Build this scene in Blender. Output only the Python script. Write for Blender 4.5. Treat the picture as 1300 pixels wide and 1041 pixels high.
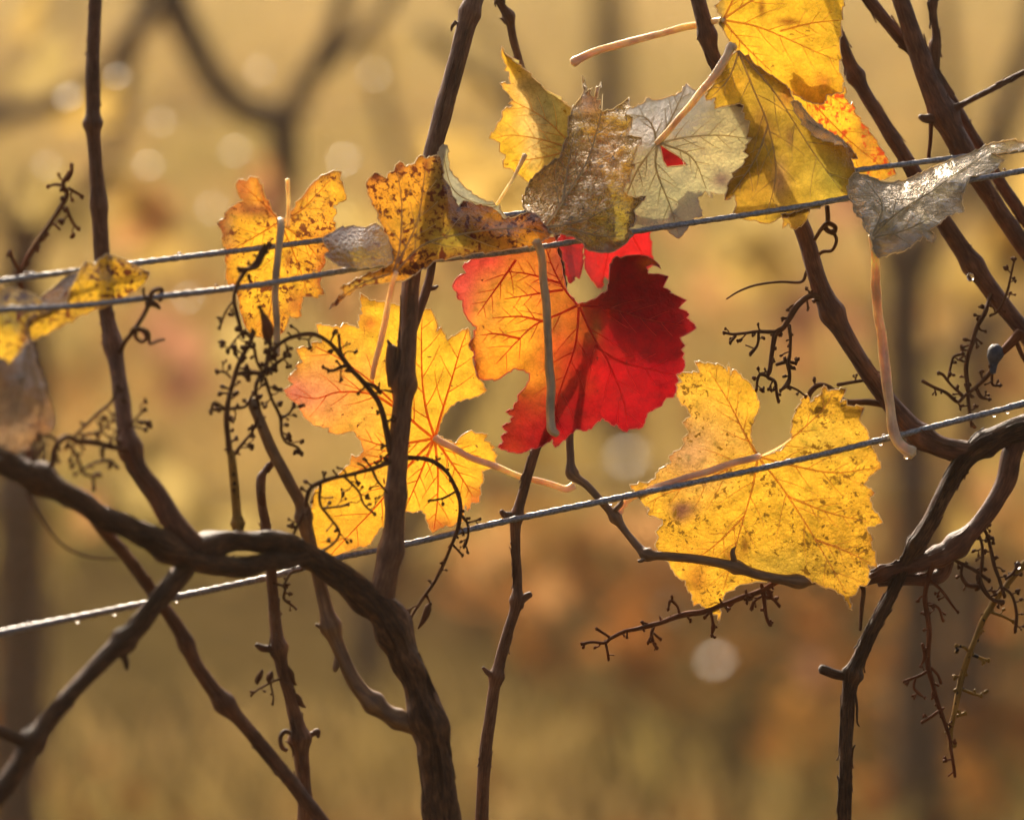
import bpy, math, random
import numpy as np
from mathutils import Vector, Matrix, noise as mnoise
from mathutils.geometry import delaunay_2d_cdt

for o in list(bpy.data.objects):
    bpy.data.objects.remove(o, do_unlink=True)
SC = bpy.context.scene
COL = SC.collection
random.seed(7)
rng = np.random.default_rng(7)

# ------------------------------------------------------------------ camera
PITCH = math.radians(9.0)
CAM = Vector((0.0, 0.0, 1.30))
D0 = 1.60                      # metres to the plane of focus
S = 0.455 / 1300.0             # metres per photograph pixel in that plane
FWD = Vector((0, math.cos(PITCH), -math.sin(PITCH)))
UPV = Vector((0, math.sin(PITCH), math.cos(PITCH)))
cam_d = bpy.data.cameras.new('camera')
cam = bpy.data.objects.new('camera', cam_d); COL.objects.link(cam)
cam.location = CAM
cam.rotation_euler = (math.radians(90) - PITCH, 0, 0)
cam_d.sensor_width = 36.0
cam_d.lens = 36.0 * D0 / 0.455
cam_d.clip_start = 0.05
cam_d.clip_end = 3000
cam_d.dof.use_dof = True
cam_d.dof.focus_distance = D0
cam_d.dof.aperture_fstop = cam_d.lens / 28.0
SC.camera = cam

# ------------------------------------------------------------------ light
SUN_EL = math.radians(27.0)
SUN_AZ = math.radians(-14.0)   # behind the vines, a little to the left
sdir = Vector((math.sin(SUN_AZ) * math.cos(SUN_EL), math.cos(SUN_AZ) * math.cos(SUN_EL), math.sin(SUN_EL)))
w = bpy.data.worlds.new('World'); SC.world = w; w.use_nodes = True
nt = w.node_tree; nt.nodes.clear()
sky = nt.nodes.new('ShaderNodeTexSky'); sky.sky_type = 'NISHITA'; sky.sun_disc = False
sky.sun_elevation = SUN_EL; sky.sun_rotation = SUN_AZ
sky.air_density = 0.55; sky.dust_density = 8.0; sky.ozone_density = 0.0
bg = nt.nodes.new('ShaderNodeBackground'); bg.inputs['Strength'].default_value = 0.145
wo = nt.nodes.new('ShaderNodeOutputWorld')
nt.links.new(sky.outputs[0], bg.inputs[0]); nt.links.new(bg.outputs[0], wo.inputs[0])
sun_d = bpy.data.lights.new('sun', 'SUN'); sun_d.energy = 3.9; sun_d.angle = math.radians(0.5)
sun_d.color = (1.0, 0.87, 0.68)
sun = bpy.data.objects.new('sun', sun_d); COL.objects.link(sun)
sun.rotation_euler = sdir.to_track_quat('Z', 'Y').to_euler()
sun.location = (-3, 12, 8)
SC.view_settings.view_transform = 'Standard'
SC.view_settings.look = 'None'
SC.view_settings.exposure = 0.48
SC.view_settings.gamma = 1.0
SC.cycles.max_bounces = 8
SC.cycles.diffuse_bounces = 4
SC.cycles.glossy_bounces = 3
SC.cycles.transmission_bounces = 6
SC.cycles.transparent_max_bounces = 8
SC.cycles.sample_clamp_indirect = 6.0

# ------------------------------------------------------------------ helpers
def base(px):
    """depth of the row's plane (pixels): the trellis swings towards the viewer on the left"""
    u = (480.0 - px) / 100.0
    return 0.12 * (px - 760.0) - 50.0 * (math.log1p(math.exp(-abs(u))) + max(u, 0.0))
def Praw(px, py, d):
    z = D0 + d * S
    k = z / D0
    return CAM + FWD * z + Vector((1, 0, 0)) * ((px - 650.0) * S * k) + UPV * ((520.5 - py) * S * k)
def P(px, py, d=0.0):
    """point of the trellis: photograph pixel plus its own depth d (pixels) off the row's plane"""
    return Praw(px, py, d + base(px))
def kscale(d):
    return (D0 + d * S) / D0

ORG = {}
def thing(name, label, cat, loc, group=None):
    o = bpy.data.objects.new(name, None); COL.objects.link(o)
    o.empty_display_size = 0.02
    o.location = loc; ORG[o.name] = Vector(loc)
    o['label'] = label; o['category'] = cat
    if group: o['group'] = group
    return o
def tag(o, label=None, cat=None, group=None, kind=None):
    if label: o['label'] = label
    if cat: o['category'] = cat
    if group: o['group'] = group
    if kind: o['kind'] = kind
    return o

class MB:
    """collects tubes, lumps and sheets; build() links them as one mesh object"""
    def __init__(s):
        s.v = []; s.f = []; s.uv = []; s.mi = []; s.col = []
    def add(s, verts, faces, uvs=None, mi=0, cols=None):
        b = len(s.v)
        s.v.extend(verts)
        s.uv.extend(uvs if uvs is not None else [(0.0, 0.0)] * len(verts))
        s.col.extend(cols if cols is not None else [(1, 1, 1, 1)] * len(verts))
        s.f.extend([tuple(i + b for i in f) for f in faces])
        s.mi.extend([mi] * len(faces))
        return s
    def build(s, name, mats, parent=None, loc=None, smooth=True):
        if not isinstance(mats, (list, tuple)): mats = [mats]
        if parent is not None:
            org = ORG.get(parent.name, Vector((0, 0, 0)))
        else:
            org = Vector(loc) if loc is not None else Vector((0, 0, 0))
        me = bpy.data.meshes.new(name)
        me.from_pydata([(p[0] - org[0], p[1] - org[1], p[2] - org[2]) for p in s.v], [], s.f)
        uvl = me.uv_layers.new(name='UVMap')
        li = np.zeros(len(me.loops), dtype=np.int32); me.loops.foreach_get('vertex_index', li)
        uva = np.array(s.uv, dtype=np.float32).reshape(-1, 2)[li]
        uvl.data.foreach_set('uv', uva.ravel())
        ca = me.color_attributes.new('pig_shade', 'FLOAT_COLOR', 'POINT')
        ca.data.foreach_set('color', np.array(s.col, dtype=np.float32).reshape(-1, 4).ravel())
        for m in mats: me.materials.append(m)
        me.polygons.foreach_set('material_index', np.array(s.mi, dtype=np.int32))
        if smooth: me.polygons.foreach_set('use_smooth', np.ones(len(s.f), dtype=bool))
        me.update()
        o = bpy.data.objects.new(name, me); COL.objects.link(o)
        if parent is not None:
            o.parent = parent; ORG[o.name] = org
        else:
            o.location = org; ORG[o.name] = org
        return o

def catmull(pts, step):
    """pts: array n x k -> resampled rows, step in the units of the first two columns"""
    pts = np.array(pts, dtype=float)
    n = len(pts)
    if n < 2: return pts
    out = []
    for i in range(n - 1):
        p0 = pts[i - 1] if i > 0 else 2 * pts[0] - pts[1]
        p1, p2 = pts[i], pts[i + 1]
        p3 = pts[i + 2] if i + 2 < n else 2 * pts[-1] - pts[-2]
        L = np.hypot(*(p2 - p1)[:2])
        m = max(1, int(math.ceil(L / step)))
        for j in range(m):
            t = j / m
            out.append(0.5 * ((2 * p1) + (-p0 + p2) * t + (2 * p0 - 5 * p1 + 4 * p2 - p3) * t * t + (-p0 + 3 * p1 - 3 * p2 + p3) * t ** 3))
    out.append(pts[-1])
    return np.array(out)

def sweep(mb, pos, rad, sides=10, mi=0, twist=0.0, lobes=0, lobe_amp=0.0, jitter=0.0, seed=0, col=(1, 1, 1, 1), vscale=100.0):
    """a tube through 3D points; the UV seam lies on the far side"""
    n = len(pos)
    pos = [Vector(p) for p in pos]
    verts = []; uvs = []; faces = []
    tprev = None
    acc = 0.0
    a = None
    for i in range(n):
        t = (pos[min(i + 1, n - 1)] - pos[max(i - 1, 0)])
        if t.length < 1e-9: t = Vector((0, 0, 1))
        t.normalize()
        if a is None:
            a = FWD - t * FWD.dot(t)
            if a.length < 0.15:
                a = UPV - t * UPV.dot(t)
        else:
            a = a - t * a.dot(t)
            if a.length < 1e-6: a = t.orthogonal()
        a.normalize()
        b = t.cross(a)
        if i: acc += (pos[i] - pos[i - 1]).length
        for k in range(sides):
            th = 2 * math.pi * k / sides
            r = rad[i]
            if lobes: r *= 1 + lobe_amp * math.cos(lobes * th + twist * acc)
            if jitter:
                r *= 1 + jitter * mnoise.noise(Vector((math.cos(th) * 1.3 + seed * 7.1, math.sin(th) * 1.3 + seed * 3.3, acc * 90.0)))
            verts.append(pos[i] + a * (math.cos(th) * r) + b * (math.sin(th) * r))
            uvs.append((k / sides, acc * vscale))
    for i in range(n - 1):
        for k in range(sides):
            k2 = (k + 1) % sides
            faces.append((i * sides + k, i * sides + k2, (i + 1) * sides + k2, (i + 1) * sides + k))
    for e, i in ((0, 0), (1, n - 1)):
        c = len(verts)
        t = (pos[1] - pos[0]).normalized() * -1 if e == 0 else (pos[-1] - pos[-2]).normalized()
        verts.append(pos[i] + t * rad[i] * 0.45); uvs.append((0.5, acc * vscale * e))
        for k in range(sides):
            k2 = (k + 1) % sides
            faces.append((c, i * sides + k2, i * sides + k) if e == 0 else (c, i * sides + k, i * sides + k2))
    mb.add(verts, faces, uvs, mi, [col] * len(verts))

def ribbon(mb, pos, rad, mi=0):
    """a low raised rib: open ridge strip facing the viewer's side of the leaf"""
    n = len(pos); verts = []; faces = []
    for i in range(n):
        t = (pos[min(i + 1, n - 1)] - pos[max(i - 1, 0)])
        if t.length < 1e-9: t = Vector((0, 0, 1))
        t.normalize(); b = t.cross(FWD)
        if b.length < 1e-6: b = t.orthogonal()
        b.normalize(); r = rad[i]
        verts += [pos[i] + b * r, pos[i] - FWD * r * .8 + b * r * .35, pos[i] - FWD * r * .8 - b * r * .35, pos[i] - b * r]
    for i in range(n - 1):
        for k in range(3): faces.append((i * 4 + k, i * 4 + k + 1, i * 4 + k + 5, i * 4 + k + 4))
    mb.add(verts, faces, None, mi)

def tube(mb, pts, d=0.0, nodes=(), step=None, sides=10, jitter=0.0, mi=0, seed=0, flat=False, wob=0.0, lobes=0, lobe_amp=0, twist=0, raw=False, col=(1, 1, 1, 1)):
    """pts rows (px, py, r[, d]) in photograph pixels; nodes rows (px, py, swell, width)"""
    rows = [(p[0], p[1], p[2], (p[3] if len(p) > 3 else d)) for p in pts]
    rmin = min(r[2] for r in rows)
    if step is None: step = max(2.0, min(rmin * 0.8, 9.0))
    q = catmull(rows, step)
    q[:, 2] = np.maximum(q[:, 2], 0.25)
    for (nx, ny, am, wd) in nodes:
        dd = np.hypot(q[:, 0] - nx, q[:, 1] - ny)
        q[:, 2] += am * np.exp(-(dd / wd) ** 2)
    if wob:
        for i in range(len(q)):
            q[i, 0] += wob * mnoise.noise(Vector((q[i, 0] * .03, q[i, 1] * .03, seed + 5.5)))
            q[i, 1] += wob * mnoise.noise(Vector((q[i, 0] * .03, q[i, 1] * .03, seed + 15.5)))
    f = Praw if raw else P
    pos = [f(a[0], a[1], a[3]) for a in q]
    rad = [a[2] * S * kscale(a[3] + (0 if raw else base(a[0]))) for a in q]
    sweep(mb, pos, rad, sides, mi, twist, lobes, lobe_amp, jitter, seed, col)
    return q

def strips(mb, q, n, seed, d0=0.0):
    """loose fibres of bark that have lifted off a stem; q = rows (px, py, r, d)"""
    r = random.Random(seed)
    for _ in range(n):
        L = r.randint(5, 14); i0 = r.randrange(0, max(1, len(q) - L - 1)); seg = q[i0:i0 + L]
        if len(seg) < 4: continue
        th = r.uniform(-1.25, 1.25); drift = r.uniform(-.25, .25); rows = []
        for j, s in enumerate(seg):
            k = min(j + 1, len(seg) - 1); t = seg[k][:2] - seg[max(j - 1, 0)][:2]; t = t / (np.hypot(*t) + 1e-6)
            nrm = np.array([-t[1], t[0]]); a_ = th + drift * j / len(seg)
            e = abs(2 * j / (len(seg) - 1) - 1) ** 3 * r.uniform(.5, 3.5)
            o = s[2] * 1.02 + e
            rows.append((s[0] + nrm[0] * math.sin(a_) * o, s[1] + nrm[1] * math.sin(a_) * o, r.uniform(.6, 1.5), s[3] - math.cos(a_) * o))
        tube(mb, rows, sides=5, step=6)

def lump(mb, c, r, mi=0, squash=(1, 1, 1), seed=0, rough=0.25, n=6, m=5, axis=None, col=(1, 1, 1, 1)):
    """small uneven knob"""
    verts = []; faces = []
    rot = Matrix.Identity(3)
    if axis is not None:
        rot = Vector(axis).to_track_quat('Z', 'Y').to_matrix()
    for i in range(m + 1):
        ph = math.pi * i / m
        for k in range(n):
            th = 2 * math.pi * k / n
            u = Vector((math.sin(ph) * math.cos(th), math.sin(ph) * math.sin(th), math.cos(ph)))
            rr = r * (1 + rough * mnoise.noise(u * 1.7 + Vector((seed * 3.7, seed * 1.9, 0))))
            u = Vector((u.x * squash[0], u.y * squash[1], u.z * squash[2])) * rr
            verts.append(Vector(c) + rot @ u)
    for i in range(m):
        for k in range(n):
            k2 = (k + 1) % n
            faces.append((i * n + k, (i + 1) * n + k, (i + 1) * n + k2, i * n + k2))
    mb.add(verts, faces, None, mi, [col] * len(verts))

# ------------------------------------------------------------------ materials
def new_mat(name):
    m = bpy.data.materials.new(name); m.use_nodes = True
    m.node_tree.nodes.clear()
    return m, m.node_tree.nodes, m.node_tree.links
def nd(N, t, **kw):
    n = N.new(t)
    for k, v in kw.items(): setattr(n, k, v)
    return n
def ramp(N, stops):
    r = N.new('ShaderNodeValToRGB')
    el = r.color_ramp.elements
    el[0].position = stops[0][0]; el[0].color = stops[0][1]
    el[1].position = stops[-1][0]; el[1].color = stops[-1][1]
    for p, c in stops[1:-1]:
        e = el.new(p); e.color = c
    return r
def g(v): return (v, v, v, 1)

def mat_leaf(name, trans=0.6, tmul=(1, 1, 1), dmul=0.55, under=None, under_f=0.0, wet=0.12, rough=0.35, speck=0.5, speck_col=(0.16, 0.05, 0.01), bump=0.25, bscale=14.0, crinkle=0.0, seed=0.0, bdist=0.002, glint=(1, .96, .88), mott=0.6):
    """thin autumn leaf: pigment, with some painted light and shade, is a vertex attribute; light passes through it"""
    m, N, L = new_mat(name)
    at = nd(N, 'ShaderNodeAttribute', attribute_name='pig_shade')
    uv = nd(N, 'ShaderNodeUVMap', uv_map='UVMap')
    mp = nd(N, 'ShaderNodeMapping'); mp.inputs['Location'].default_value = (seed * 3.1, seed * 1.7, seed)
    L.new(uv.outputs[0], mp.inputs[0])
    def noise(sc, det=3, rg=.55, dist=0.0):
        n = nd(N, 'ShaderNodeTexNoise'); n.inputs['Scale'].default_value = sc; n.inputs['Detail'].default_value = det
        n.inputs['Roughness'].default_value = rg; n.inputs['Distortion'].default_value = dist
        L.new(mp.outputs[0], n.inputs['Vector']); return n
    # broad mottling
    n1 = noise(5.0, 4, .6)
    r1 = ramp(N, [(0.3, g(0.72)), (0.7, g(1.15))]); L.new(n1.outputs['Fac'], r1.inputs[0])
    mul = nd(N, 'ShaderNodeMix', data_type='RGBA', blend_type='MULTIPLY'); mul.inputs[0].default_value = 1
    L.new(at.outputs['Color'], mul.inputs[6]); L.new(r1.outputs[0], mul.inputs[7])
    if mott:
        nm = noise(8.0, 6, .68, .5)
        rm = ramp(N, [(0.50, g(0)), (0.72, g(mott))]); L.new(nm.outputs['Fac'], rm.inputs[0])
        mm = nd(N, 'ShaderNodeMix', data_type='RGBA', blend_type='MULTIPLY'); L.new(rm.outputs[0], mm.inputs[0]); L.new(mul.outputs[2], mm.inputs[6]); mm.inputs[7].default_value = (.52, .62, .6, 1)
        mul = mm
    # fine veinlets
    vo = nd(N, 'ShaderNodeTexVoronoi', feature='DISTANCE_TO_EDGE'); vo.inputs['Scale'].default_value = 17.0
    wv = nd(N, 'ShaderNodeVectorMath', operation='ADD'); nw = noise(20, 2)
    sc = nd(N, 'ShaderNodeVectorMath', operation='SCALE'); sc.inputs['Scale'].default_value = 0.05
    L.new(nw.outputs['Color'], sc.inputs[0]); L.new(mp.outputs[0], wv.inputs[0]); L.new(sc.outputs[0], wv.inputs[1])
    L.new(wv.outputs[0], vo.inputs['Vector'])
    rv = ramp(N, [(0.0, g(0.72)), (0.10, g(1.0)), (1.0, g(1.05))]); L.new(vo.outputs['Distance'], rv.inputs[0])
    mul2 = nd(N, 'ShaderNodeMix', data_type='RGBA', blend_type='MULTIPLY'); mul2.inputs[0].default_value = 0.8
    L.new(mul.outputs[2], mul2.inputs[6]); L.new(rv.outputs[0], mul2.inputs[7])
    # blight specks, two sizes, clustered
    n2 = noise(13.0, 3, .6, .4); n3 = noise(3.2, 2)
    ad = nd(N, 'ShaderNodeMath', operation='MULTIPLY_ADD'); ad.inputs[1].default_value = 0.45; L.new(n3.outputs['Fac'], ad.inputs[0]); L.new(n2.outputs['Fac'], ad.inputs[2])
    t0 = 0.99 - 0.17 * speck
    r2 = ramp(N, [(t0, g(0)), (t0 + 0.05, g(1))]); L.new(ad.outputs[0], r2.inputs[0])
    n4 = noise(34.0, 2, .5)
    ad2 = nd(N, 'ShaderNodeMath', operation='MULTIPLY_ADD'); ad2.inputs[1].default_value = 0.35; L.new(n3.outputs['Fac'], ad2.inputs[0]); L.new(n4.outputs['Fac'], ad2.inputs[2])
    t1 = 0.95 - 0.13 * speck
    r4 = ramp(N, [(t1, g(0)), (t1 + 0.04, g(0.75))]); L.new(ad2.outputs[0], r4.inputs[0])
    mx = nd(N, 'ShaderNodeMath', operation='MAXIMUM'); L.new(r2.outputs[0], mx.inputs[0]); L.new(r4.outputs[0], mx.inputs[1])
    spm = nd(N, 'ShaderNodeMix', data_type='RGBA'); L.new(mx.outputs[0], spm.inputs[0]); L.new(mul2.outputs[2], spm.inputs[6]); spm.inputs[7].default_value = (*speck_col, 1)
    C = spm.outputs[2]
    # reflected and transmitted colours
    dcol = nd(N, 'ShaderNodeMix', data_type='RGBA', blend_type='MULTIPLY'); dcol.inputs[0].default_value = 1
    L.new(C, dcol.inputs[6]); dcol.inputs[7].default_value = g(dmul)
    dout = dcol.outputs[2]
    if under is not None:
        um = nd(N, 'ShaderNodeMix', data_type='RGBA'); um.inputs[0].default_value = under_f
        L.new(dout, um.inputs[6]); um.inputs[7].default_value = (*under, 1); dout = um.outputs[2]
    tcol = nd(N, 'ShaderNodeMix', data_type='RGBA', blend_type='MULTIPLY'); tcol.inputs[0].default_value = 1
    L.new(C, tcol.inputs[6]); tcol.inputs[7].default_value = (*tmul, 1)
    # relief
    nb = noise(bscale, 4, .6, .3)
    bsum = nd(N, 'ShaderNodeMath', operation='MULTIPLY_ADD'); bsum.inputs[1].default_value = 0.5
    L.new(vo.outputs['Distance'], bsum.inputs[0]); L.new(nb.outputs['Fac'], bsum.inputs[2])
    hb = bsum.outputs[0]
    if crinkle:
        mpc = nd(N, 'ShaderNodeMapping'); mpc.inputs['Scale'].default_value = (1.0, 2.2, 1); mpc.inputs['Rotation'].default_value = (0, 0, crinkle)
        L.new(uv.outputs[0], mpc.inputs[0])
        wvx = nd(N, 'ShaderNodeTexNoise'); wvx.inputs['Scale'].default_value = 9; wvx.inputs['Detail'].default_value = 5; wvx.inputs['Distortion'].default_value = 1.2
        L.new(mpc.outputs[0], wvx.inputs['Vector'])
        ac = nd(N, 'ShaderNodeMath', operation='MULTIPLY_ADD'); ac.inputs[1].default_value = 2.2
        L.new(wvx.outputs['Fac'], ac.inputs[0]); L.new(hb, ac.inputs[2]); hb = ac.outputs[0]
        mw = nd(N, 'ShaderNodeTexNoise'); mw.inputs['Scale'].default_value = 26; mw.inputs['Detail'].default_value = 3; mw.inputs['Distortion'].default_value = .8; L.new(mpc.outputs[0], mw.inputs['Vector'])
        aw = nd(N, 'ShaderNodeMath', operation='MULTIPLY_ADD'); aw.inputs[1].default_value = 0.9; L.new(mw.outputs['Fac'], aw.inputs[0]); L.new(hb, aw.inputs[2]); hb = aw.outputs[0]
    bp = nd(N, 'ShaderNodeBump'); bp.inputs['Strength'].default_value = bump; bp.inputs['Distance'].default_value = bdist
    L.new(hb, bp.inputs['Height'])
    df = nd(N, 'ShaderNodeBsdfDiffuse'); L.new(dout, df.inputs['Color']); L.new(bp.outputs[0], df.inputs['Normal'])
    tr = nd(N, 'ShaderNodeBsdfTranslucent'); L.new(tcol.outputs[2], tr.inputs['Color']); L.new(bp.outputs[0], tr.inputs['Normal'])
    ms = nd(N, 'ShaderNodeMixShader'); ms.inputs[0].default_value = trans
    L.new(df.outputs[0], ms.inputs[1]); L.new(tr.outputs[0], ms.inputs[2])
    gl = nd(N, 'ShaderNodeBsdfGlossy'); gl.inputs['Roughness'].default_value = rough; gl.inputs['Color'].default_value = (*glint, 1)
    L.new(bp.outputs[0], gl.inputs['Normal'])
    fr = nd(N, 'ShaderNodeFresnel'); fr.inputs['IOR'].default_value = 1.42; L.new(bp.outputs[0], fr.inputs['Normal'])
    fm = nd(N, 'ShaderNodeMath', operation='MULTIPLY'); fm.inputs[1].default_value = wet; fm.use_clamp = True; L.new(fr.outputs[0], fm.inputs[0])
    ms2 = nd(N, 'ShaderNodeMixShader'); L.new(fm.outputs[0], ms2.inputs[0]); L.new(ms.outputs[0], ms2.inputs[1]); L.new(gl.outputs[0], ms2.inputs[2])
    out = nd(N, 'ShaderNodeOutputMaterial'); L.new(ms2.outputs[0], out.inputs[0])
    return m

def mat_fibre(name, dark, light, trans=0.0, rough=0.5, spec=0.4, bump=0.6, uscale=9.0, vscale=0.55, spots=0.0, spot_col=(0.02, 0.012, 0.008), sss=0.0):
    """bark or stalk: streaks that run along the tube"""
    m, N, L = new_mat(name)
    uv = nd(N, 'ShaderNodeUVMap', uv_map='UVMap')
    mp = nd(N, 'ShaderNodeMapping'); mp.inputs['Scale'].default_value = (uscale, vscale, 1)
    L.new(uv.outputs[0], mp.inputs[0])
    n1 = nd(N, 'ShaderNodeTexNoise'); n1.inputs['Scale'].default_value = 1.6; n1.inputs['Detail'].default_value = 6; n1.inputs['Roughness'].default_value = 0.65; n1.inputs['Distortion'].default_value = 0.35
    L.new(mp.outputs[0], n1.inputs['Vector'])
    mid = tuple((a + b) * 0.42 for a, b in zip(dark, light))
    r = ramp(N, [(0.30, (*dark, 1)), (0.5, (*mid, 1)), (0.72, (*light, 1))]); L.new(n1.outputs['Fac'], r.inputs[0])
    tc = nd(N, 'ShaderNodeTexCoord')
    n2 = nd(N, 'ShaderNodeTexNoise'); n2.inputs['Scale'].default_value = 90; n2.inputs['Detail'].default_value = 3
    L.new(tc.outputs['Object'], n2.inputs['Vector'])
    r2 = ramp(N, [(0.35, g(0.6)), (0.7, g(1.25))]); L.new(n2.outputs['Fac'], r2.inputs[0])
    mul = nd(N, 'ShaderNodeMix', data_type='RGBA', blend_type='MULTIPLY'); mul.inputs[0].default_value = 0.8
    L.new(r.outputs[0], mul.inputs[6]); L.new(r2.outputs[0], mul.inputs[7])
    C = mul.outputs[2]
    if spots:
        n3 = nd(N, 'ShaderNodeTexNoise'); n3.inputs['Scale'].default_value = 260; n3.inputs['Detail'].default_value = 3
        L.new(tc.outputs['Object'], n3.inputs['Vector'])
        r3 = ramp(N, [(0.62 - 0.1 * spots, g(0)), (0.70 - 0.1 * spots, g(1))]); L.new(n3.outputs['Fac'], r3.inputs[0])
        sm = nd(N, 'ShaderNodeMix', data_type='RGBA'); L.new(r3.outputs[0], sm.inputs[0]); L.new(C, sm.inputs[6]); sm.inputs[7].default_value = (*spot_col, 1); C = sm.outputs[2]
    bp = nd(N, 'ShaderNodeBump'); bp.inputs['Strength'].default_value = bump; bp.inputs['Distance'].default_value = 0.002
    n5 = nd(N, 'ShaderNodeTexNoise'); n5.inputs['Scale'].default_value = 7; n5.inputs['Detail'].default_value = 4; L.new(mp.outputs[0], n5.inputs['Vector'])
    hs = nd(N, 'ShaderNodeMath', operation='MULTIPLY_ADD'); hs.inputs[1].default_value = 0.4; L.new(n5.outputs['Fac'], hs.inputs[0]); L.new(n1.outputs['Fac'], hs.inputs[2])
    L.new(hs.outputs[0], bp.inputs['Height'])
    pr = nd(N, 'ShaderNodeBsdfPrincipled'); L.new(C, pr.inputs['Base Color']); pr.inputs['Roughness'].default_value = rough
    pr.inputs['Specular IOR Level'].default_value = spec; L.new(bp.outputs[0], pr.inputs['Normal'])
    if sss:
        pr.inputs['Subsurface Weight'].default_value = sss; pr.inputs['Subsurface Radius'].default_value = (1.0, 0.72, 0.42); pr.inputs['Subsurface Scale'].default_value = 0.006
    out = nd(N, 'ShaderNodeOutputMaterial')
    if trans:
        tr = nd(N, 'ShaderNodeBsdfTranslucent'); L.new(C, tr.inputs['Color'])
        ms = nd(N, 'ShaderNodeMixShader'); ms.inputs[0].default_value = trans
        L.new(pr.outputs[0], ms.inputs[1]); L.new(tr.outputs[0], ms.inputs[2]); L.new(ms.outputs[0], out.inputs[0])
    else:
        L.new(pr.outputs[0], out.inputs[0])
    return m

def mat_simple_leaf(name, c1, c2, trans=0.55, wet=0.0, rough=0.3, scale=25.0):
    m, N, L = new_mat(name)
    tc = nd(N, 'ShaderNodeTexCoord'); oi = nd(N, 'ShaderNodeObjectInfo')
    ve = nd(N, 'ShaderNodeVectorMath', operation='ADD'); L.new(tc.outputs['Object'], ve.inputs[0])
    cb = nd(N, 'ShaderNodeCombineXYZ'); L.new(oi.outputs['Random'], cb.inputs[0]); L.new(cb.outputs[0], ve.inputs[1])
    n1 = nd(N, 'ShaderNodeTexNoise'); n1.inputs['Scale'].default_value = scale; n1.inputs['Detail'].default_value = 4; L.new(ve.outputs[0], n1.inputs['Vector'])
    r = ramp(N, [(0.35, (*c1, 1)), (0.65, (*c2, 1))]); L.new(n1.outputs['Fac'], r.inputs[0])
    df = nd(N, 'ShaderNodeBsdfDiffuse'); tr = nd(N, 'ShaderNodeBsdfTranslucent')
    L.new(r.outputs[0], df.inputs[0]); L.new(r.outputs[0], tr.inputs[0])
    ms = nd(N, 'ShaderNodeMixShader'); ms.inputs[0].default_value = trans
    L.new(df.outputs[0], ms.inputs[1]); L.new(tr.outputs[0], ms.inputs[2])
    out = nd(N, 'ShaderNodeOutputMaterial')
    if wet:
        gl = nd(N, 'ShaderNodeBsdfGlossy'); gl.inputs['Roughness'].default_value = rough
        m2 = nd(N, 'ShaderNodeMixShader'); m2.inputs[0].default_value = wet
        L.new(ms.outputs[0], m2.inputs[1]); L.new(gl.outputs[0], m2.inputs[2]); L.new(m2.outputs[0], out.inputs[0])
    else:
        L.new(ms.outputs[0], out.inputs[0])
    return m

def mat_plain(name, col, rough=0.5, metal=0.0, spec=0.5, noise_s=0.0, noise_a=0.3, bump=0.0):
    m, N, L = new_mat(name)
    pr = nd(N, 'ShaderNodeBsdfPrincipled'); pr.inputs['Roughness'].default_value = rough; pr.inputs['Metallic'].default_value = metal
    pr.inputs['Specular IOR Level'].default_value = spec
    out = nd(N, 'ShaderNodeOutputMaterial'); L.new(pr.outputs[0], out.inputs[0])
    if noise_s:
        tc = nd(N, 'ShaderNodeTexCoord')
        n1 = nd(N, 'ShaderNodeTexNoise'); n1.inputs['Scale'].default_value = noise_s; n1.inputs['Detail'].default_value = 5
        L.new(tc.outputs['Object'], n1.inputs['Vector'])
        r = ramp(N, [(0.3, (*[c * (1 - noise_a) for c in col], 1)), (0.7, (*[min(1, c * (1 + noise_a)) for c in col], 1))])
        L.new(n1.outputs['Fac'], r.inputs[0]); L.new(r.outputs[0], pr.inputs['Base Color'])
        if bump:
            bp = nd(N, 'ShaderNodeBump'); bp.inputs['Strength'].default_value = bump; bp.inputs['Distance'].default_value = 0.001
            L.new(n1.outputs['Fac'], bp.inputs['Height']); L.new(bp.outputs[0], pr.inputs['Normal'])
    else:
        pr.inputs['Base Color'].default_value = (*col, 1)
    return m

M = {}
M['bark'] = mat_fibre('bark_dark', (0.045, 0.018, 0.007), (0.38, 0.165, 0.06), rough=0.5, spec=0.25, bump=1.0, uscale=22, vscale=1.1)
M['cane'] = mat_fibre('cane_redbrown', (0.13, 0.042, 0.014), (0.36, 0.14, 0.055), rough=0.44, spec=0.3, bump=0.7, uscale=18, vscale=.9)
M['canegrey'] = mat_fibre('cane_greybrown', (0.19, 0.070, 0.024), (0.48, 0.21, 0.082), rough=0.46, spec=0.28, bump=0.9, uscale=18, vscale=.9)
M['twig'] = mat_fibre('twig_brown', (0.16, 0.070, 0.022), (0.42, 0.21, 0.07), rough=0.5, spec=0.5, bump=0.3)
M['stalk'] = mat_fibre('dry_stalk', (0.11, 0.042, 0.016), (0.28, 0.12, 0.045), rough=0.75, spec=0.12, bump=0.5, trans=0.08)
M['stalkred'] = mat_fibre('red_stalk', (0.16, 0.045, 0.012), (0.36, 0.11, 0.03), rough=0.7, spec=0.15, bump=0.4, trans=0.15)
M['stalkyellow'] = mat_fibre('yellow_stalk', (0.30, 0.15, 0.02), (0.56, 0.32, 0.06), rough=0.65, spec=0.2, bump=0.4, trans=0.2, spots=0.4)
M['veiledbark'] = mat_fibre('far_bark_veiled', (0.15, 0.085, 0.038), (0.38, 0.23, 0.11), rough=0.8, spec=0.1, bump=0.5)  # paler than the near bark: the veil over far trunks is in the colour
M['petiole'] = mat_fibre('petiole_straw', (0.84, 0.62, 0.30), (0.94, 0.80, 0.52), sss=1.0, rough=0.4, spec=0.5, bump=0.25, uscale=6, vscale=.4)
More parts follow.
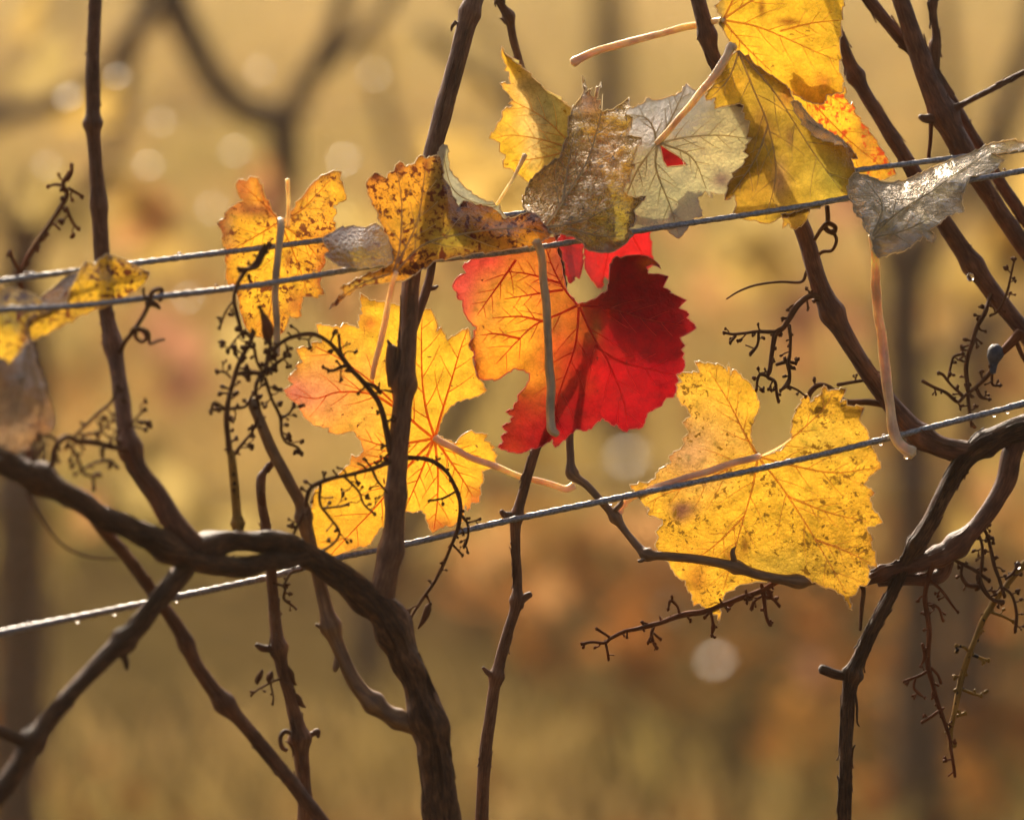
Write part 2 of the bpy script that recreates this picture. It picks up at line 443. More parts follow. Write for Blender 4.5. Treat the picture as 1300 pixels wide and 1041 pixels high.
M['petiolepink'] = mat_fibre('petiole_pink', (0.86, 0.57, 0.32), (0.92, 0.75, 0.50), sss=1.0, rough=0.4, spec=0.5, bump=0.25, uscale=6, vscale=.4)
M['petiolegrey'] = mat_fibre('petiole_grey', (0.48, 0.39, 0.19), (0.66, 0.55, 0.31), sss=0.6, rough=0.4, spec=0.5, bump=0.25, uscale=6, vscale=.4)
M['wire'] = mat_plain('galvanised_wire', (0.30, 0.29, 0.285), rough=0.42, metal=0.7, noise_s=900, noise_a=0.45, bump=0.5)
M['vein_red'] = mat_simple_leaf('vein_red', (0.80, 0.22, 0.10), (0.88, 0.36, 0.16), trans=0.85)
M['vein_yel'] = mat_simple_leaf('vein_yellow', (0.84, 0.52, 0.22), (0.90, 0.60, 0.28), trans=0.85)
M['vein_dark'] = mat_simple_leaf('vein_darkred', (0.60, 0.10, 0.08), (0.70, 0.16, 0.12), trans=0.85)
M['vein_pink'] = mat_simple_leaf('vein_pink', (0.62, 0.20, 0.10), (0.70, 0.28, 0.12), trans=0.5)
M['vein_olive'] = mat_simple_leaf('vein_olive', (0.60, 0.48, 0.28), (0.70, 0.58, 0.36), trans=0.7)
M['rim'] = mat_simple_leaf('rim_light', (0.88, 0.66, 0.30), (0.95, 0.82, 0.52), trans=0.75, wet=0.16, rough=0.25)  # pale edge tube painted to stand in for bright rim light
M['rim_red'] = mat_simple_leaf('rim_light_red', (0.75, 0.12, 0.08), (0.92, 0.45, 0.28), trans=0.75, wet=0.14, rough=0.25)
m_, N_, L_ = new_mat('dew')
p_ = nd(N_, 'ShaderNodeBsdfPrincipled'); p_.inputs['Base Color'].default_value = (1, 1, 1, 1); p_.inputs['Roughness'].default_value = 0.04
p_.inputs['IOR'].default_value = 1.33; p_.inputs['Transmission Weight'].default_value = 1.0
o_ = nd(N_, 'ShaderNodeOutputMaterial'); L_.new(p_.outputs[0], o_.inputs[0]); M['dew'] = m_
# ------------------------------------------------------------------ ground, grass, litter
def mat_ground():
    m, N, L = new_mat('vineyard_soil')
    tc = nd(N, 'ShaderNodeTexCoord')
    n1 = nd(N, 'ShaderNodeTexNoise'); n1.inputs['Scale'].default_value = 0.7; n1.inputs['Detail'].default_value = 6; L.new(tc.outputs['Object'], n1.inputs['Vector'])
    n2 = nd(N, 'ShaderNodeTexNoise'); n2.inputs['Scale'].default_value = 14; n2.inputs['Detail'].default_value = 6; L.new(tc.outputs['Object'], n2.inputs['Vector'])
    r1 = ramp(N, [(0.35, (0.085, 0.05, 0.02, 1)), (0.55, (0.11, 0.075, 0.025, 1)), (0.7, (0.15, 0.095, 0.038, 1))]); L.new(n1.outputs['Fac'], r1.inputs[0])
    r2 = ramp(N, [(0.3, g(0.6)), (0.7, g(1.3))]); L.new(n2.outputs['Fac'], r2.inputs[0])
    mu = nd(N, 'ShaderNodeMix', data_type='RGBA', blend_type='MULTIPLY'); mu.inputs[0].default_value = 1
    L.new(r1.outputs[0], mu.inputs[6]); L.new(r2.outputs[0], mu.inputs[7])
    bp = nd(N, 'ShaderNodeBump'); bp.inputs['Strength'].default_value = 0.6; bp.inputs['Distance'].default_value = 0.02; L.new(n2.outputs['Fac'], bp.inputs['Height'])
    d = nd(N, 'ShaderNodeBsdfDiffuse'); L.new(mu.outputs[2], d.inputs[0]); L.new(bp.outputs[0], d.inputs['Normal'])
    o = nd(N, 'ShaderNodeOutputMaterial'); L.new(d.outputs[0], o.inputs[0])
    return m
gb = MB()
R_ = 300.0
gb.add([(-R_, -R_, 0), (R_, -R_, 0), (R_, R_, 0), (-R_, R_, 0)], [(0, 1, 2, 3)])
tag(gb.build('ground', mat_ground(), smooth=False), 'brown vineyard soil under the grass', None, None, 'structure')

M['grass'] = mat_simple_leaf('grass_straw_green', (0.29, 0.22, 0.06), (0.50, 0.33, 0.12), trans=0.58, scale=1.3)
M['litter'] = mat_simple_leaf('fallen_leaves', (0.34, 0.12, 0.03), (0.52, 0.26, 0.06), trans=0.5, scale=3.0)

def grass():
    n = 125000
    u = rng.random(n)
    dist = 2.2 * (36.0 / 2.2) ** (u ** 0.85)
    x = (rng.random(n) - 0.5) * (0.85 * dist + 1.6)
    patch = np.array([mnoise.noise(Vector((a * 0.9, b * 0.6, 3.0))) for a, b in zip(x, dist)])
    keep = patch + 0.6 * rng.random(n) - np.clip((7.4 - dist) / 2.2, 0, 1) * 0.45 > 0.02
    x = x[keep]; dist = dist[keep]; patch = patch[keep]; n = len(x)
    h = (0.06 + 0.11 * rng.random(n)) * (1 + 0.5 * patch) * (1 + dist * 0.012)
    wd = (0.0022 + 0.003 * rng.random(n)) * (0.8 + dist * 0.16)
    an = rng.random(n) * math.pi
    lean = rng.normal(0, 0.45, (n, 2)) * h[:, None]
    cx, sx = np.cos(an) * wd, np.sin(an) * wd
    b0 = np.stack([x - cx, dist - sx, np.full(n, -0.003)], 1); b1 = np.stack([x + cx, dist + sx, np.full(n, -0.003)], 1)
    m0 = np.stack([x - cx * .8 + lean[:, 0] * .35, dist - sx * .8 + lean[:, 1] * .35, h * .6], 1)
    m1 = np.stack([x + cx * .8 + lean[:, 0] * .35, dist + sx * .8 + lean[:, 1] * .35, h * .6], 1)
    t = np.stack([x + lean[:, 0], dist + lean[:, 1], h], 1)
    v = np.stack([b0, b1, m0, m1, t], 1).reshape(-1, 3)
    i = np.arange(n) * 5
    f4 = np.stack([i, i + 1, i + 3, i + 2], 1); f3 = np.stack([i + 2, i + 3, i + 4], 1)
    me = bpy.data.meshes.new('grass')
    me.from_pydata(v.tolist(), [], f4.tolist() + f3.tolist()); me.materials.append(M['grass']); me.update()
    o = bpy.data.objects.new('grass', me); COL.objects.link(o)
    tag(o, 'dewy straw green grass growing between the vine rows', 'grass', None, 'stuff')
grass()

def leaf_shape():
    """five lobed outline of a small vine leaf, unit size, bent along its midrib"""
    pts = [(0, -.12), (.18, -.42), (.42, -.40), (.38, -.18), (.62, -.02), (.46, .12), (.5, .38), (.24, .34), (.0, .62), (-.24, .34), (-.5, .38), (-.46, .12), (-.62, -.02), (-.38, -.18), (-.42, -.40), (-.18, -.42)]
    return pts
def small_leaf_mesh(name, mat, bend, seed):
    r = random.Random(seed)
    pts = [(a * (1 + r.uniform(-.12, .12)), b * (1 + r.uniform(-.12, .12))) for a, b in leaf_shape()]
    vs = [(0, 0, 0)]
    for a, b in pts: vs.append((a * .5, b * .5, 0))
    for a, b in pts: vs.append((a, b, 0))
    vs = [(a, b, bend * (a * a * 1.4 + .5 * b * b) + r.uniform(-.03, .03)) for a, b, c in vs]
    n = len(pts); f = []
    for i in range(n):
        j = (i + 1) % n
        f.append((0, 1 + i, 1 + j)); f.append((1 + i, 1 + n + i, 1 + n + j, 1 + j))
    me = bpy.data.meshes.new(name); me.from_pydata(vs, [], f); me.materials.append(mat)
    me.polygons.foreach_set('use_smooth', np.ones(len(f), dtype=bool)); me.update()
    return me

def litter():
    n = 12000
    vs = []; fs = []
    shp = leaf_shape()
    for k in range(n):
        dist = 2.4 * (32.0 / 2.4) ** (random.random() ** 0.9)
        x = (random.random() - .5) * (0.85 * dist + 1.4)
        if mnoise.noise(Vector((x * .7, dist * .5, 9.1))) + 0.35 * random.random() < 0.05: continue
        sz = random.uniform(.03, .065); an = random.uniform(0, 6.28); tl = random.gauss(0, .6); tl2 = random.gauss(0, .5); z = 0.02 + random.random() * .09
        b = len(vs); ca, sa = math.cos(an), math.sin(an)
        for (p, q) in [(0, 0)] + shp[::2]:
            a_, b_ = (p * ca - q * sa) * sz, (p * sa + q * ca) * sz
            vs.append((x + a_, dist + b_, max(0.006, z + a_ * tl + b_ * tl2 + .5 * (p * p + q * q) * sz)))
        m = len(shp[::2])
        for i in range(m): fs.append((b, b + 1 + i, b + 1 + (i + 1) % m))
    me = bpy.data.meshes.new('fallen_leaves'); me.from_pydata(vs, [], fs); me.materials.append(M['litter']); me.update()
    o = bpy.data.objects.new('fallen_leaves', me); COL.objects.link(o)
    tag(o, 'rust and gold fallen vine leaves scattered over the grass', 'leaf litter', None, 'stuff')
litter()

# ------------------------------------------------------------------ neighbouring rows, far out of focus
BLM = []
for i, (a, b, wt) in enumerate([((.50, .32, .07), (.62, .43, .13), 0), ((.42, .21, .07), (.54, .29, .11), 0), ((.36, .27, .08), (.48, .35, .13), 0), ((.32, .14, .08), (.44, .22, .11), 0)]):
    mt = mat_simple_leaf('far_leaf_%s' % 'gold orange olive rust'.split()[i], a, b, trans=0.6, scale=12)
    BLM.append([small_leaf_mesh('far_leaf', mt, bd, 30 + i * 3 + j) for j, bd in enumerate((.5, -.4))])
M['glintleaf'] = mat_simple_leaf('glint_leaf', (.55, .38, .10), (.70, .50, .18), trans=0.5, wet=0.17, rough=0.38)  # glossy surface of the added leaves that throw the dew glints
GLINT_MESH = small_leaf_mesh('glint_leaf', M['glintleaf'], .12, 91)
HALF = (sdir + Vector((0, -math.cos(PITCH), math.sin(PITCH)))).normalized()

def dpx(dist): return (dist - D0) / S
def to_ground(px, dist):
    """pixel row where a point of the ground at that distance along the axis shows"""
    # CAM.z + dist*(-sin) + cos*v = 0
    v = (dist * math.sin(PITCH) - CAM.z) / math.cos(PITCH)
    return 520.5 - v / (S * dist / D0)

def far_vine(label, dist, trunk, canes, leaves, seed):
    """trunk and canes are rows (px, py, r) as they show, at the row's distance"""
    r = random.Random(seed)
    d = dpx(dist)
    gx = trunk[0][0]
    gy = to_ground(gx, dist)
    base_p = Praw(gx, gy, d)
    root = thing('grapevine', label, 'grapevine', (base_p.x, base_p.y, 0.0), 'vines of the neighbouring rows')
    mb = MB(); tube(mb, [(gx - 4, gy + 6, trunk[0][2] * 1.25)] + list(trunk), d, raw=True, sides=9, step=18, jitter=.3, seed=seed)
    mb.build('trunk', M['veiledbark'], root)
    for c in canes:
        mb = MB(); tube(mb, c, d, raw=True, sides=7, step=16, jitter=.2, seed=seed); mb.build('cane', M['veiledbark'], root)
    for (px, py, n, sp, kinds, sz) in leaves:
        for k in range(max(2, int(n * .75))):
            o = bpy.data.objects.new('leaf', BLM[r.choice(kinds)][r.randrange(2)]); COL.objects.link(o)
            p = Praw(px + r.gauss(0, sp), py + r.gauss(0, sp * .8), d + r.gauss(0, 260))
            o.parent = root; o.location = p - ORG[root.name]
            s = sz * r.uniform(.7, 1.25); o.scale = (s, s, s)
            o.rotation_euler = (math.radians(90) + r.gauss(0, .6), r.uniform(0, 6.28), r.gauss(0, .6))
    return root
def glint_on(root, px, py, dist, size):  # added leaf, tilted to mirror the sun as a blurred glint
    o = bpy.data.objects.new('leaf', GLINT_MESH); COL.objects.link(o)
    p = Praw(px, py, dpx(dist))
    if root is None:
        o.name = 'fallen_glint_leaf'; o.location = p
    else:
        o.parent = root; o.location = p - ORG[root.name]
    o.scale = (size, size, size)
    o.rotation_mode = 'QUATERNION'; o.rotation_quaternion = HALF.to_track_quat('Z', 'Y')
    return o

v1 = far_vine('blurred vine behind the crossing canes, its dark trunk upright', 4.5,
    [(1165, 900, 34), (1168, 760, 32), (1160, 620, 30), (1150, 480, 30), (1148, 380, 27), (1170, 300, 24)],
    [[(1170, 310, 20), (1240, 210, 14), (1290, 90, 12), (1330, -60, 11)], [(1150, 380, 18), (1100, 260, 12), (1010, 120, 11), (985, -60, 10)], [(1165, 330, 16), (1205, 150, 10), (1190, -70, 9)], [(1150, 470, 12), (1260, 420, 9), (1400, 360, 9)]],
    [(1240, 360, 6, 40, (0, 1), .07), (960, 310, 7, 30, (0, 0, 2), .075), (1020, 410, 5, 45, (1, 3), .07), (1230, 610, 7, 40, (1, 1, 0), .07), (1290, 270, 5, 40, (0, 2), .065), (1080, 200, 4, 60, (2, 3), .06)], 11)
v2 = far_vine('blurred vine with a wide fork of bare arms beside its trunk', 3.7,
    [(-260, 1300, 40), (-250, 900, 36), (-270, 600, 34), (-255, 330, 30), (-230, 120, 26), (-200, -60, 22)],
    [[(-235, 150, 20), (-60, 160, 16), (40, 140, 13), (120, 105, 12), (165, 48, 14), (215, 0, 14)], [(366, 240, 14), (362, 200, 20), (352, 150, 20), (310, 140, 19), (262, 85, 19), (225, 10, 22), (205, -70, 22)], [(360, 170, 15), (392, 100, 14), (425, 40, 13), (452, -60, 12)], [(385, 110, 9), (480, 20, 9), (520, -50, 9)], [(540, 40, 9), (640, 130, 10), (700, 200, 9)]],
    [(600, 232, 7, 22, (0, 0, 0), .075), (185, 285, 6, 24, (1, 1, 0), .07), (330, 235, 5, 26, (1, 3), .06), (225, 440, 4, 50, (2, 3), .06), (460, 310, 6, 45, (0, 2), .065), (365, 470, 5, 60, (2, 2), .06), (470, 380, 6, 40, (0, 1), .07), (70, 90, 4, 40, (2, 0), .06), (250, 610, 5, 60, (2, 0), .06)], 12)
v3 = far_vine('blurred vine with a straight trunk in the row beyond the next', 7.2,
    [(782, 640, 24), (778, 500, 22), (772, 360, 22), (768, 200, 22), (775, 60, 22), (770, -40, 20)],
    [[(772, 250, 12), (860, 180, 9), (960, 60, 9), (1010, -60, 8)], [(770, 210, 12), (690, 150, 9), (620, 30, 9), (560, -60, 8)]],
    [(890, 340, 8, 50, (0, 1), .075), (700, 330, 5, 50, (0, 2), .07), (940, 140, 5, 40, (3, 1), .06), (540, 150, 4, 60, (2, 0), .06)], 13)
v4 = far_vine('blurred dark vine trunk left of the forked vine', 3.9,
    [(22, 1240, 40), (18, 1000, 38), (28, 820, 36), (24, 640, 34), (36, 480, 30), (30, 330, 26), (60, 220, 22)],
    [[(40, 300, 16), (130, 220, 11), (170, 60, 10), (190, -60, 10)], [(40, 330, 14), (-30, 220, 11), (-60, 60, 10)]],
    [(80, 640, 4, 40, (1, 2), .06), (60, 300, 4, 30, (0, 2), .06)], 14)
v5 = far_vine('blurred leaning vine trunk low behind the centre canes', 5.6,
    [(470, 770, 22), (505, 700, 21), (545, 600, 19), (600, 480, 18), (640, 380, 16), (650, 250, 15)],
    [[(640, 380, 10), (560, 300, 8), (500, 180, 8), (470, 40, 8)]],
    [(620, 720, 6, 60, (1, 1), .07), (830, 680, 7, 45, (1, 1, 0), .07), (560, 470, 4, 40, (2, 0), .06)], 15)
v6 = far_vine('blurred slim vine trunk right of the upright trunk', 5.2,
    [(1232, 800, 26), (1228, 680, 24), (1236, 520, 22), (1250, 380, 20), (1262, 220, 18)],
    [[(1262, 230, 12), (1300, 100, 9), (1380, -40, 9)]],
    [(1330, 480, 6, 50, (0, 1), .07), (1110, 830, 5, 60, (1, 3), .06)], 16)
for px, py, dist, sz in ((88, 124, 3.1, .013), (150, 97, 3.0, .009), (190, 210, 3.4, .010), (300, 192, 3.7, .012), (240, 378, 3.5, .010), (437, 203, 3.8, .011), (640, 205, 4.0, .010), (225, 322, 3.6, .009), (205, 155, 3.3, .008), (330, 90, 3.5, .008), (60, 210, 3.3, .009), (270, 265, 3.9, .010), (475, 95, 4.0, .009)):
    glint_on(v2, px, py, dist, sz)
k = 0
for px, py, sz, lb in ((797, 580, .034, 'added leaf mirroring the sun for a dew glint in the grass under the red leaf'), (850, 772, .026, 'added leaf mirroring the sun for a glint behind the red bunch stem'), (907, 838, .022, 'small added leaf mirroring the sun just below its brighter neighbour')):
    ang = PITCH + math.atan((py - 520.5) * S / D0)
    dist = (CAM.z - 0.15) / math.sin(ang) * math.cos(ang - PITCH)
    o = glint_on(None, px, py, dist, sz); tag(o, lb, 'leaf', 'added glint leaves')
# unseen leafy tops, added over the third row to shade the ground
def shade_canopy(root, x0, x1, yc, n, seed):
    r = random.Random(seed); vs = []; fs = []; o = ORG[root.name]; shp = leaf_shape()[::2]
    for k in range(n):
        c = Vector((r.uniform(x0, x1), yc + r.gauss(0, .16), 1.12 + 0.95 * r.random() ** 1.1))
        sz = r.uniform(.05, .085); m = Matrix.Rotation(r.uniform(0, 6.28), 3, 'Z') @ Matrix.Rotation(r.uniform(.4, 1.5), 3, 'X') @ Matrix.Rotation(r.uniform(0, 6.28), 3, 'Z')
        b = len(vs)
        for (p, q) in [(0, 0)] + shp:
            vs.append(c - o + m @ Vector((p * sz, q * sz, .4 * (p * p + q * q) * sz)))
        for i in range(len(shp)): fs.append((b, b + 1 + i, b + 1 + (i + 1) % len(shp)))
    me = bpy.data.meshes.new('shade_foliage'); me.from_pydata(vs, [], fs); me.materials.append(BLM[2][0].materials[0]); me.update()
    f = bpy.data.objects.new('shade_foliage', me); COL.objects.link(f); f.parent = root; f['kind'] = 'stuff'
shade_canopy(v3, -.7, 1.0, 7.2, 620, 71)
v7 = far_vine('added vine left of the straight trunk, two rows away, bearing shade leaves', 7.2, [(-120, 640, 24), (-130, 400, 22), (-110, 150, 22), (-120, -60, 20)], [[(-115, 200, 12), (60, 60, 9), (120, -60, 8)]], [], 17)  # vine added to carry more of the shading leaves
shade_canopy(v7, -2.6, -.7, 7.2, 680, 72)
v8 = far_vine('added vine right of the straight trunk, two rows away, bearing shade leaves', 7.2, [(1560, 640, 24), (1550, 400, 22), (1570, 150, 22), (1560, -60, 20)], [[(1560, 200, 12), (1420, 60, 9), (1380, -60, 8)]], [], 18)  # likewise added for the shade of its leafy top
shade_canopy(v8, 1.0, 2.8, 7.2, 640, 73)
# the far rows' trellis wires
M['farwire'] = M['wire']
for dist, zz, lb in ((3.8, 1.02, 'blurred upper trellis wire of the neighbouring row'), (3.8, .62, 'blurred lower trellis wire of the neighbouring row'), (7.2, .85, 'blurred trellis wire two rows away')):
    mb = MB(); sweep(mb, [Vector((x, dist + x * .12, zz)) for x in np.linspace(-4, 4, 9)], [.0012] * 9, 6); tag(mb.build('trellis_wire', M['wire'], loc=(0, dist, zz)), lb, 'wire')

# thin morning haze over the vineyard, wholly below the sky
hz = MB()
X_, Z0_, Z1_ = 302.0, -1.0, 2.6
hz.add([(-X_, -X_, Z0_), (X_, -X_, Z0_), (X_, X_, Z0_), (-X_, X_, Z0_), (-X_, -X_, Z1_), (X_, -X_, Z1_), (X_, X_, Z1_), (-X_, X_, Z1_)],
       [(0, 3, 2, 1), (4, 5, 6, 7), (0, 1, 5, 4), (1, 2, 6, 5), (2, 3, 7, 6), (3, 0, 4, 7)])
mh, Nh, Lh = new_mat('thin_haze')
vh = nd(Nh, 'ShaderNodeVolumePrincipled'); vh.inputs['Color'].default_value = (1.0, 0.86, 0.62, 1); vh.inputs['Density'].default_value = 0.0027; vh.inputs['Anisotropy'].default_value = 0.45
oh = nd(Nh, 'ShaderNodeOutputMaterial'); Lh.new(vh.outputs[0], oh.inputs['Volume'])
tag(hz.build('haze', mh, smooth=False), 'thin golden morning haze over the vineyard', 'haze', None, 'stuff')
# ------------------------------------------------------------------ trellis wires
def wire(pts, d, r, label, seed):
    mb = MB()
    q = catmull([(p[0], p[1], r, p[2] if len(p) > 2 else d) for p in pts], 3.2)
    pos = [P(a[0], a[1], a[3]) for a in q]
    sweep(mb, pos, [r * S * (1 + .06 * mnoise.noise(Vector((i * .21, seed, 0)))) for i in range(len(q))], 9, 0, 1100.0, 2, 0.09, 0.06, seed)
    return tag(mb.build('trellis_wire', M['wire'], loc=P(650, 300, d)), label, 'wire')
W1 = [(-900, 471), (-60, 364.5), (0, 357), (200, 331), (410, 305), (700, 266), (1130, 211), (1300, 190), (1360, 182), (2200, 70)]
W2 = [(-900, 480), (-60, 399), (0, 394), (100, 388), (190, 378), (320, 363), (490, 336), (640, 321), (820, 292), (1000, 265), (1075, 252), (1235, 228), (1300, 217), (1360, 206), (2200, 60)]
W3 = [(-900, 985), (-60, 816), (0, 803), (170, 769), (340, 733), (430, 708), (520, 690), (640, 662), (780, 633), (960, 596), (1080, 568), (1200, 538), (1300, 513), (1360, 498), (2200, 300)]
wire(W1, 16, 3.6, 'rear wire of the upper pair, grey twisted steel', 1)
wire(W2, -38, 3.7, 'front wire of the upper pair, leaves resting on it', 2)
wire(W3, -6, 4.0, 'single lower grey wire crossing the big yellow leaf', 3)

# ------------------------------------------------------------------ left vine
g0 = P(640, 3300, -120)
VL = thing('grapevine', 'gnarled dark vine whose arm forks behind the centre cane', 'grapevine', (g0.x, g0.y, 0), None)
def gnd_row(px, d):
    """pixel row of the ground below a trellis point"""
    dist = D0 + (d + base(px)) * S
    return to_ground(px, dist)
def part(root, name, mat, *tubes, **kw):
    mb = MB()
    for t in tubes:
        t = dict(t); p_ = list(t.pop('p'))
        for e_, i_ in ((0, 1), (-1, -2)):      # canes that leave the top of the view go on upwards
            if p_[e_][1] <= -40:
                f_ = 520.0 / max(30.0, abs(p_[e_][1] - p_[i_][1]))
                x_ = p_[e_][0] + (p_[e_][0] - p_[i_][0]) * f_
                p_.insert(0 if e_ == 0 else len(p_), (x_, p_[e_][1] - 520.0, p_[e_][2] * .8) + tuple(p_[e_][3:]))
        if mat is M['bark']:
            p_ = [(r_[0], r_[1], r_[2] * .84) + tuple(r_[3:]) for r_ in p_]
            t['nodes'] = [(n_[0], n_[1], n_[2] * 1.15, n_[3] * .8) for n_ in t.get('nodes', ())]
        if name == 'twig' and mat is M['twig']:
            p_ = [(r_[0], r_[1], r_[2] * .84) + tuple(r_[3:]) for r_ in p_]
        q_ = tube(mb, p_, t.pop('d', 0), **t)
        if len(q_) > 30 and mat in (M['bark'], M['canegrey'], M['cane']):
            q_ = q_[(q_[:, 1] > -60) & (q_[:, 1] < 1150)]
            strips(mb, q_, int(len(q_) * (.55 if mat is M['bark'] else .16)), 5 + len(q_))
    return mb.build(name, mat, root)
yb = gnd_row(640, -110)
part(VL, 'trunk', M['bark'], dict(p=[(600, yb + 8, 44), (640, yb - 500, 40), (610, 2000, 36), (592, 1500, 31), (572, 1150, 28), (556, 990, 26), (546, 930, 25), (528, 868, 23), (506, 815, 24), (484, 775, 25), (440, 742, 20), (396, 710, 18), (345, 688, 17), (290, 688, 16), (245, 702, 18)], d=-100, sides=16, jitter=.30, seed=3, wob=3,
    nodes=[(500, 800, 5, 22), (540, 915, 4, 25), (262, 697, 5, 25)]))
part(VL, 'arm', M['bark'], dict(p=[(-70, 540, 20), (-20, 570, 20), (20, 592, 20), (62, 615, 18), (110, 645, 17), (160, 670, 17), (205, 690, 18), (250, 712, 18), (305, 720, 15), (360, 712, 12), (392, 708, 9)], d=-112, sides=14, jitter=.28, seed=4, wob=3, nodes=[(55, 605, 6, 18), (215, 692, 5, 20)]))
part(VL, 'branch', M['bark'], dict(p=[(262, 690, 16), (235, 722, 16), (205, 758, 15), (165, 805, 15), (118, 850, 13.5), (75, 898, 13), (42, 938, 15), (15, 985, 16), (-60, 1080, 18), (-200, 1250, 20)], d=-105, sides=14, jitter=.22, seed=5, nodes=[(155, 812, 5, 12), (40, 940, 5, 14)]),
    dict(p=[(155, 828, 7), (160, 840, 5), (161, 850, 3)], d=-108), dict(p=[(-40, 915, 9), (-5, 925, 10), (20, 938, 9), (40, 945, 8)], d=-108, jitter=.3))
part(VL, 'cane', M['cane'], dict(p=[(124, -60, 8.2, 20), (121, 0, 8.5, 20), (118, 80, 9, 20), (118, 150, 9.5, 22), (122, 210, 8.8, 24), (127, 290, 10.5, 26), (133, 380, 9.2, 24), (143, 435, 10.5, 0), (152, 490, 10.5, -34), (160, 545, 11.5, -66), (173, 590, 12, -84), (197, 625, 13.5, -94), (218, 660, 15, -100), (248, 695, 15, -104)], sides=12, jitter=.12, seed=6,
    nodes=[(119, 157, 5, 8), (127, 262, 2, 12), (145, 440, 3.5, 12), (163, 570, 6, 14), (180, 625, 3, 8)]))
part(VL, 'cane', M['canegrey'], dict(p=[(622, -60, 12, 60), (608, -20, 12, 50), (596, 18, 12.5, 40), (585, 60, 11.8, 35), (566, 130, 12, 28), (549, 195, 12, 20), (534, 270, 12, 5), (523, 345, 11.5, -12), (518, 420, 11.8, -40), (514, 480, 12.5, -60), (508, 545, 13, -75), (503, 615, 13, -85), (499, 680, 13.5, -92), (491, 725, 15, -98), (480, 775, 18, -100)], sides=14, jitter=.11, seed=7,
    nodes=[(598, 18, 4, 9), (512, 488, 5, 11), (497, 628, 3, 14), (493, 700, 4, 12)]),
    dict(p=[(579, 28, 3, 40), (574, 34, 2, 40), (573, 40, 1.2, 40)]),
    dict(p=[(498, 440, 7, -48), (496, 460, 7, -50), (499, 490, 7, -58)]), dict(p=[(492, 432, 1.5, -46), (497, 442, 4, -48), (500, 455, 5, -50)]))
part(VL, 'twig', M['cane'], dict(p=[(551, 320, 5, 0), (546, 350, 5.5, -4), (540, 372, 6, -8), (532, 395, 6, -14), (524, 420, 6, -24)]), dict(p=[(543, 366, 4, -8), (551, 366, 3, -8), (556, 363, 1.5, -8)]))
part(VL, 'cane', M['twig'], dict(p=[(548, 928, 13, -100), (512, 915, 12, -95), (480, 897, 10.5, -85), (452, 868, 9.5, -78), (433, 828, 9, -72), (419, 790, 10, -66), (408, 750, 8.5, -60), (398, 705, 8, -58), (388, 668, 9, -62), (382, 640, 8, -66), (365, 608, 7.5, -70), (345, 570, 7.5, -72), (328, 530, 7.5, -74), (318, 508, 6, -75)], sides=12, jitter=.1, seed=8,
    nodes=[(420, 795, 5, 11), (474, 893, 5, 11), (505, 912, 3, 8), (388, 655, 4, 8)]), dict(p=[(425, 805, 6, -68), (430, 825, 5, -68), (426, 848, 4, -68), (424, 852, 1, -68)]), dict(p=[(415, 800, 3, -66), (406, 795, 3, -66), (401, 793, 2, -66)]))
part(VL, 'cane', M['cane'], dict(p=[(118, 655, 8), (135, 678, 8), (165, 712, 7.8), (200, 760, 8), (228, 800, 9), (250, 845, 9), (283, 890, 9.5), (310, 920, 9), (350, 968, 9), (440, 1080, 9), (620, 1300, 9)], d=-70, sides=12, jitter=.1, seed=9, nodes=[(240, 815, 3, 10), (287, 890, 6, 12)]))
part(VL, 'tendril', M['stalk'], dict(p=[(34, 625, 1.6, -130), (48, 652, 1.6, -132), (75, 688, 1.6, -133), (108, 706, 1.5, -130), (150, 710, 1.2, -120)]))
part(VL, 'tendril', M['stalk'], dict(p=[(150, 452, 3, -12), (158, 435, 3, -40), (166, 425, 3, -60), (175, 412, 3, -56), (185, 395, 2.8, -56), (190, 382, 3, -48), (194, 370, 3, -44), (205, 368, 3, -34), (203, 382, 3, -40)]), dict(p=[(166, 425, 3.2, -56), (170, 418, 3, -62), (180, 420, 2.6, -64), (186, 428, 2.4, -60), (180, 434, 2.4, -56), (172, 428, 2.4, -52), (176, 418, 2.4, -56), (188, 422, 2.2, -58), (190, 436, 2, -58), (200, 433, 2, -58), (209, 431, 1.6, -58)]),
    dict(p=[(186, 386, 4, -50), (196, 386, 4, -48), (203, 392, 2, -50)]), dict(p=[(182, 366, 2, -44), (183, 376, 2, -46), (190, 380, 2.5, -48)]))

# ------------------------------------------------------------------ loose upright shoots
yb = gnd_row(392, -30)
CG = thing('vine_cane', 'upright ragged shoot with a torn top, crossing under the lower wire', 'vine cane', P(400, yb, -30), None)
CG.location.z = 0; ORG[CG.name] = Vector(CG.location)
part(CG, 'stem', M['canegrey'], dict(p=[(420, yb + 6, 12), (400, 1500, 11), (388, 1050, 10), (382, 960, 9.5), (379, 930, 10), (370, 890, 8.5), (358, 845, 8), (351, 805, 8), (347, 760, 7), (343, 710, 6.8), (338, 670, 6.5), (333, 640, 6), (331, 610, 6.5), (336, 598, 4), (342, 588, 2.5)], d=-28, sides=12, jitter=.18, seed=10, nodes=[(352, 822, 5, 10), (379, 938, 6, 10)]),
    dict(p=[(350, 822, 5), (335, 823, 5), (325, 818, 3)], d=-30), dict(p=[(380, 935, 5), (395, 932, 4), (403, 928, 4), (404, 936, 2)], d=-30), dict(p=[(372, 932, 3), (362, 928, 3), (356, 936, 3), (358, 948, 3), (364, 952, 3)], d=-30))
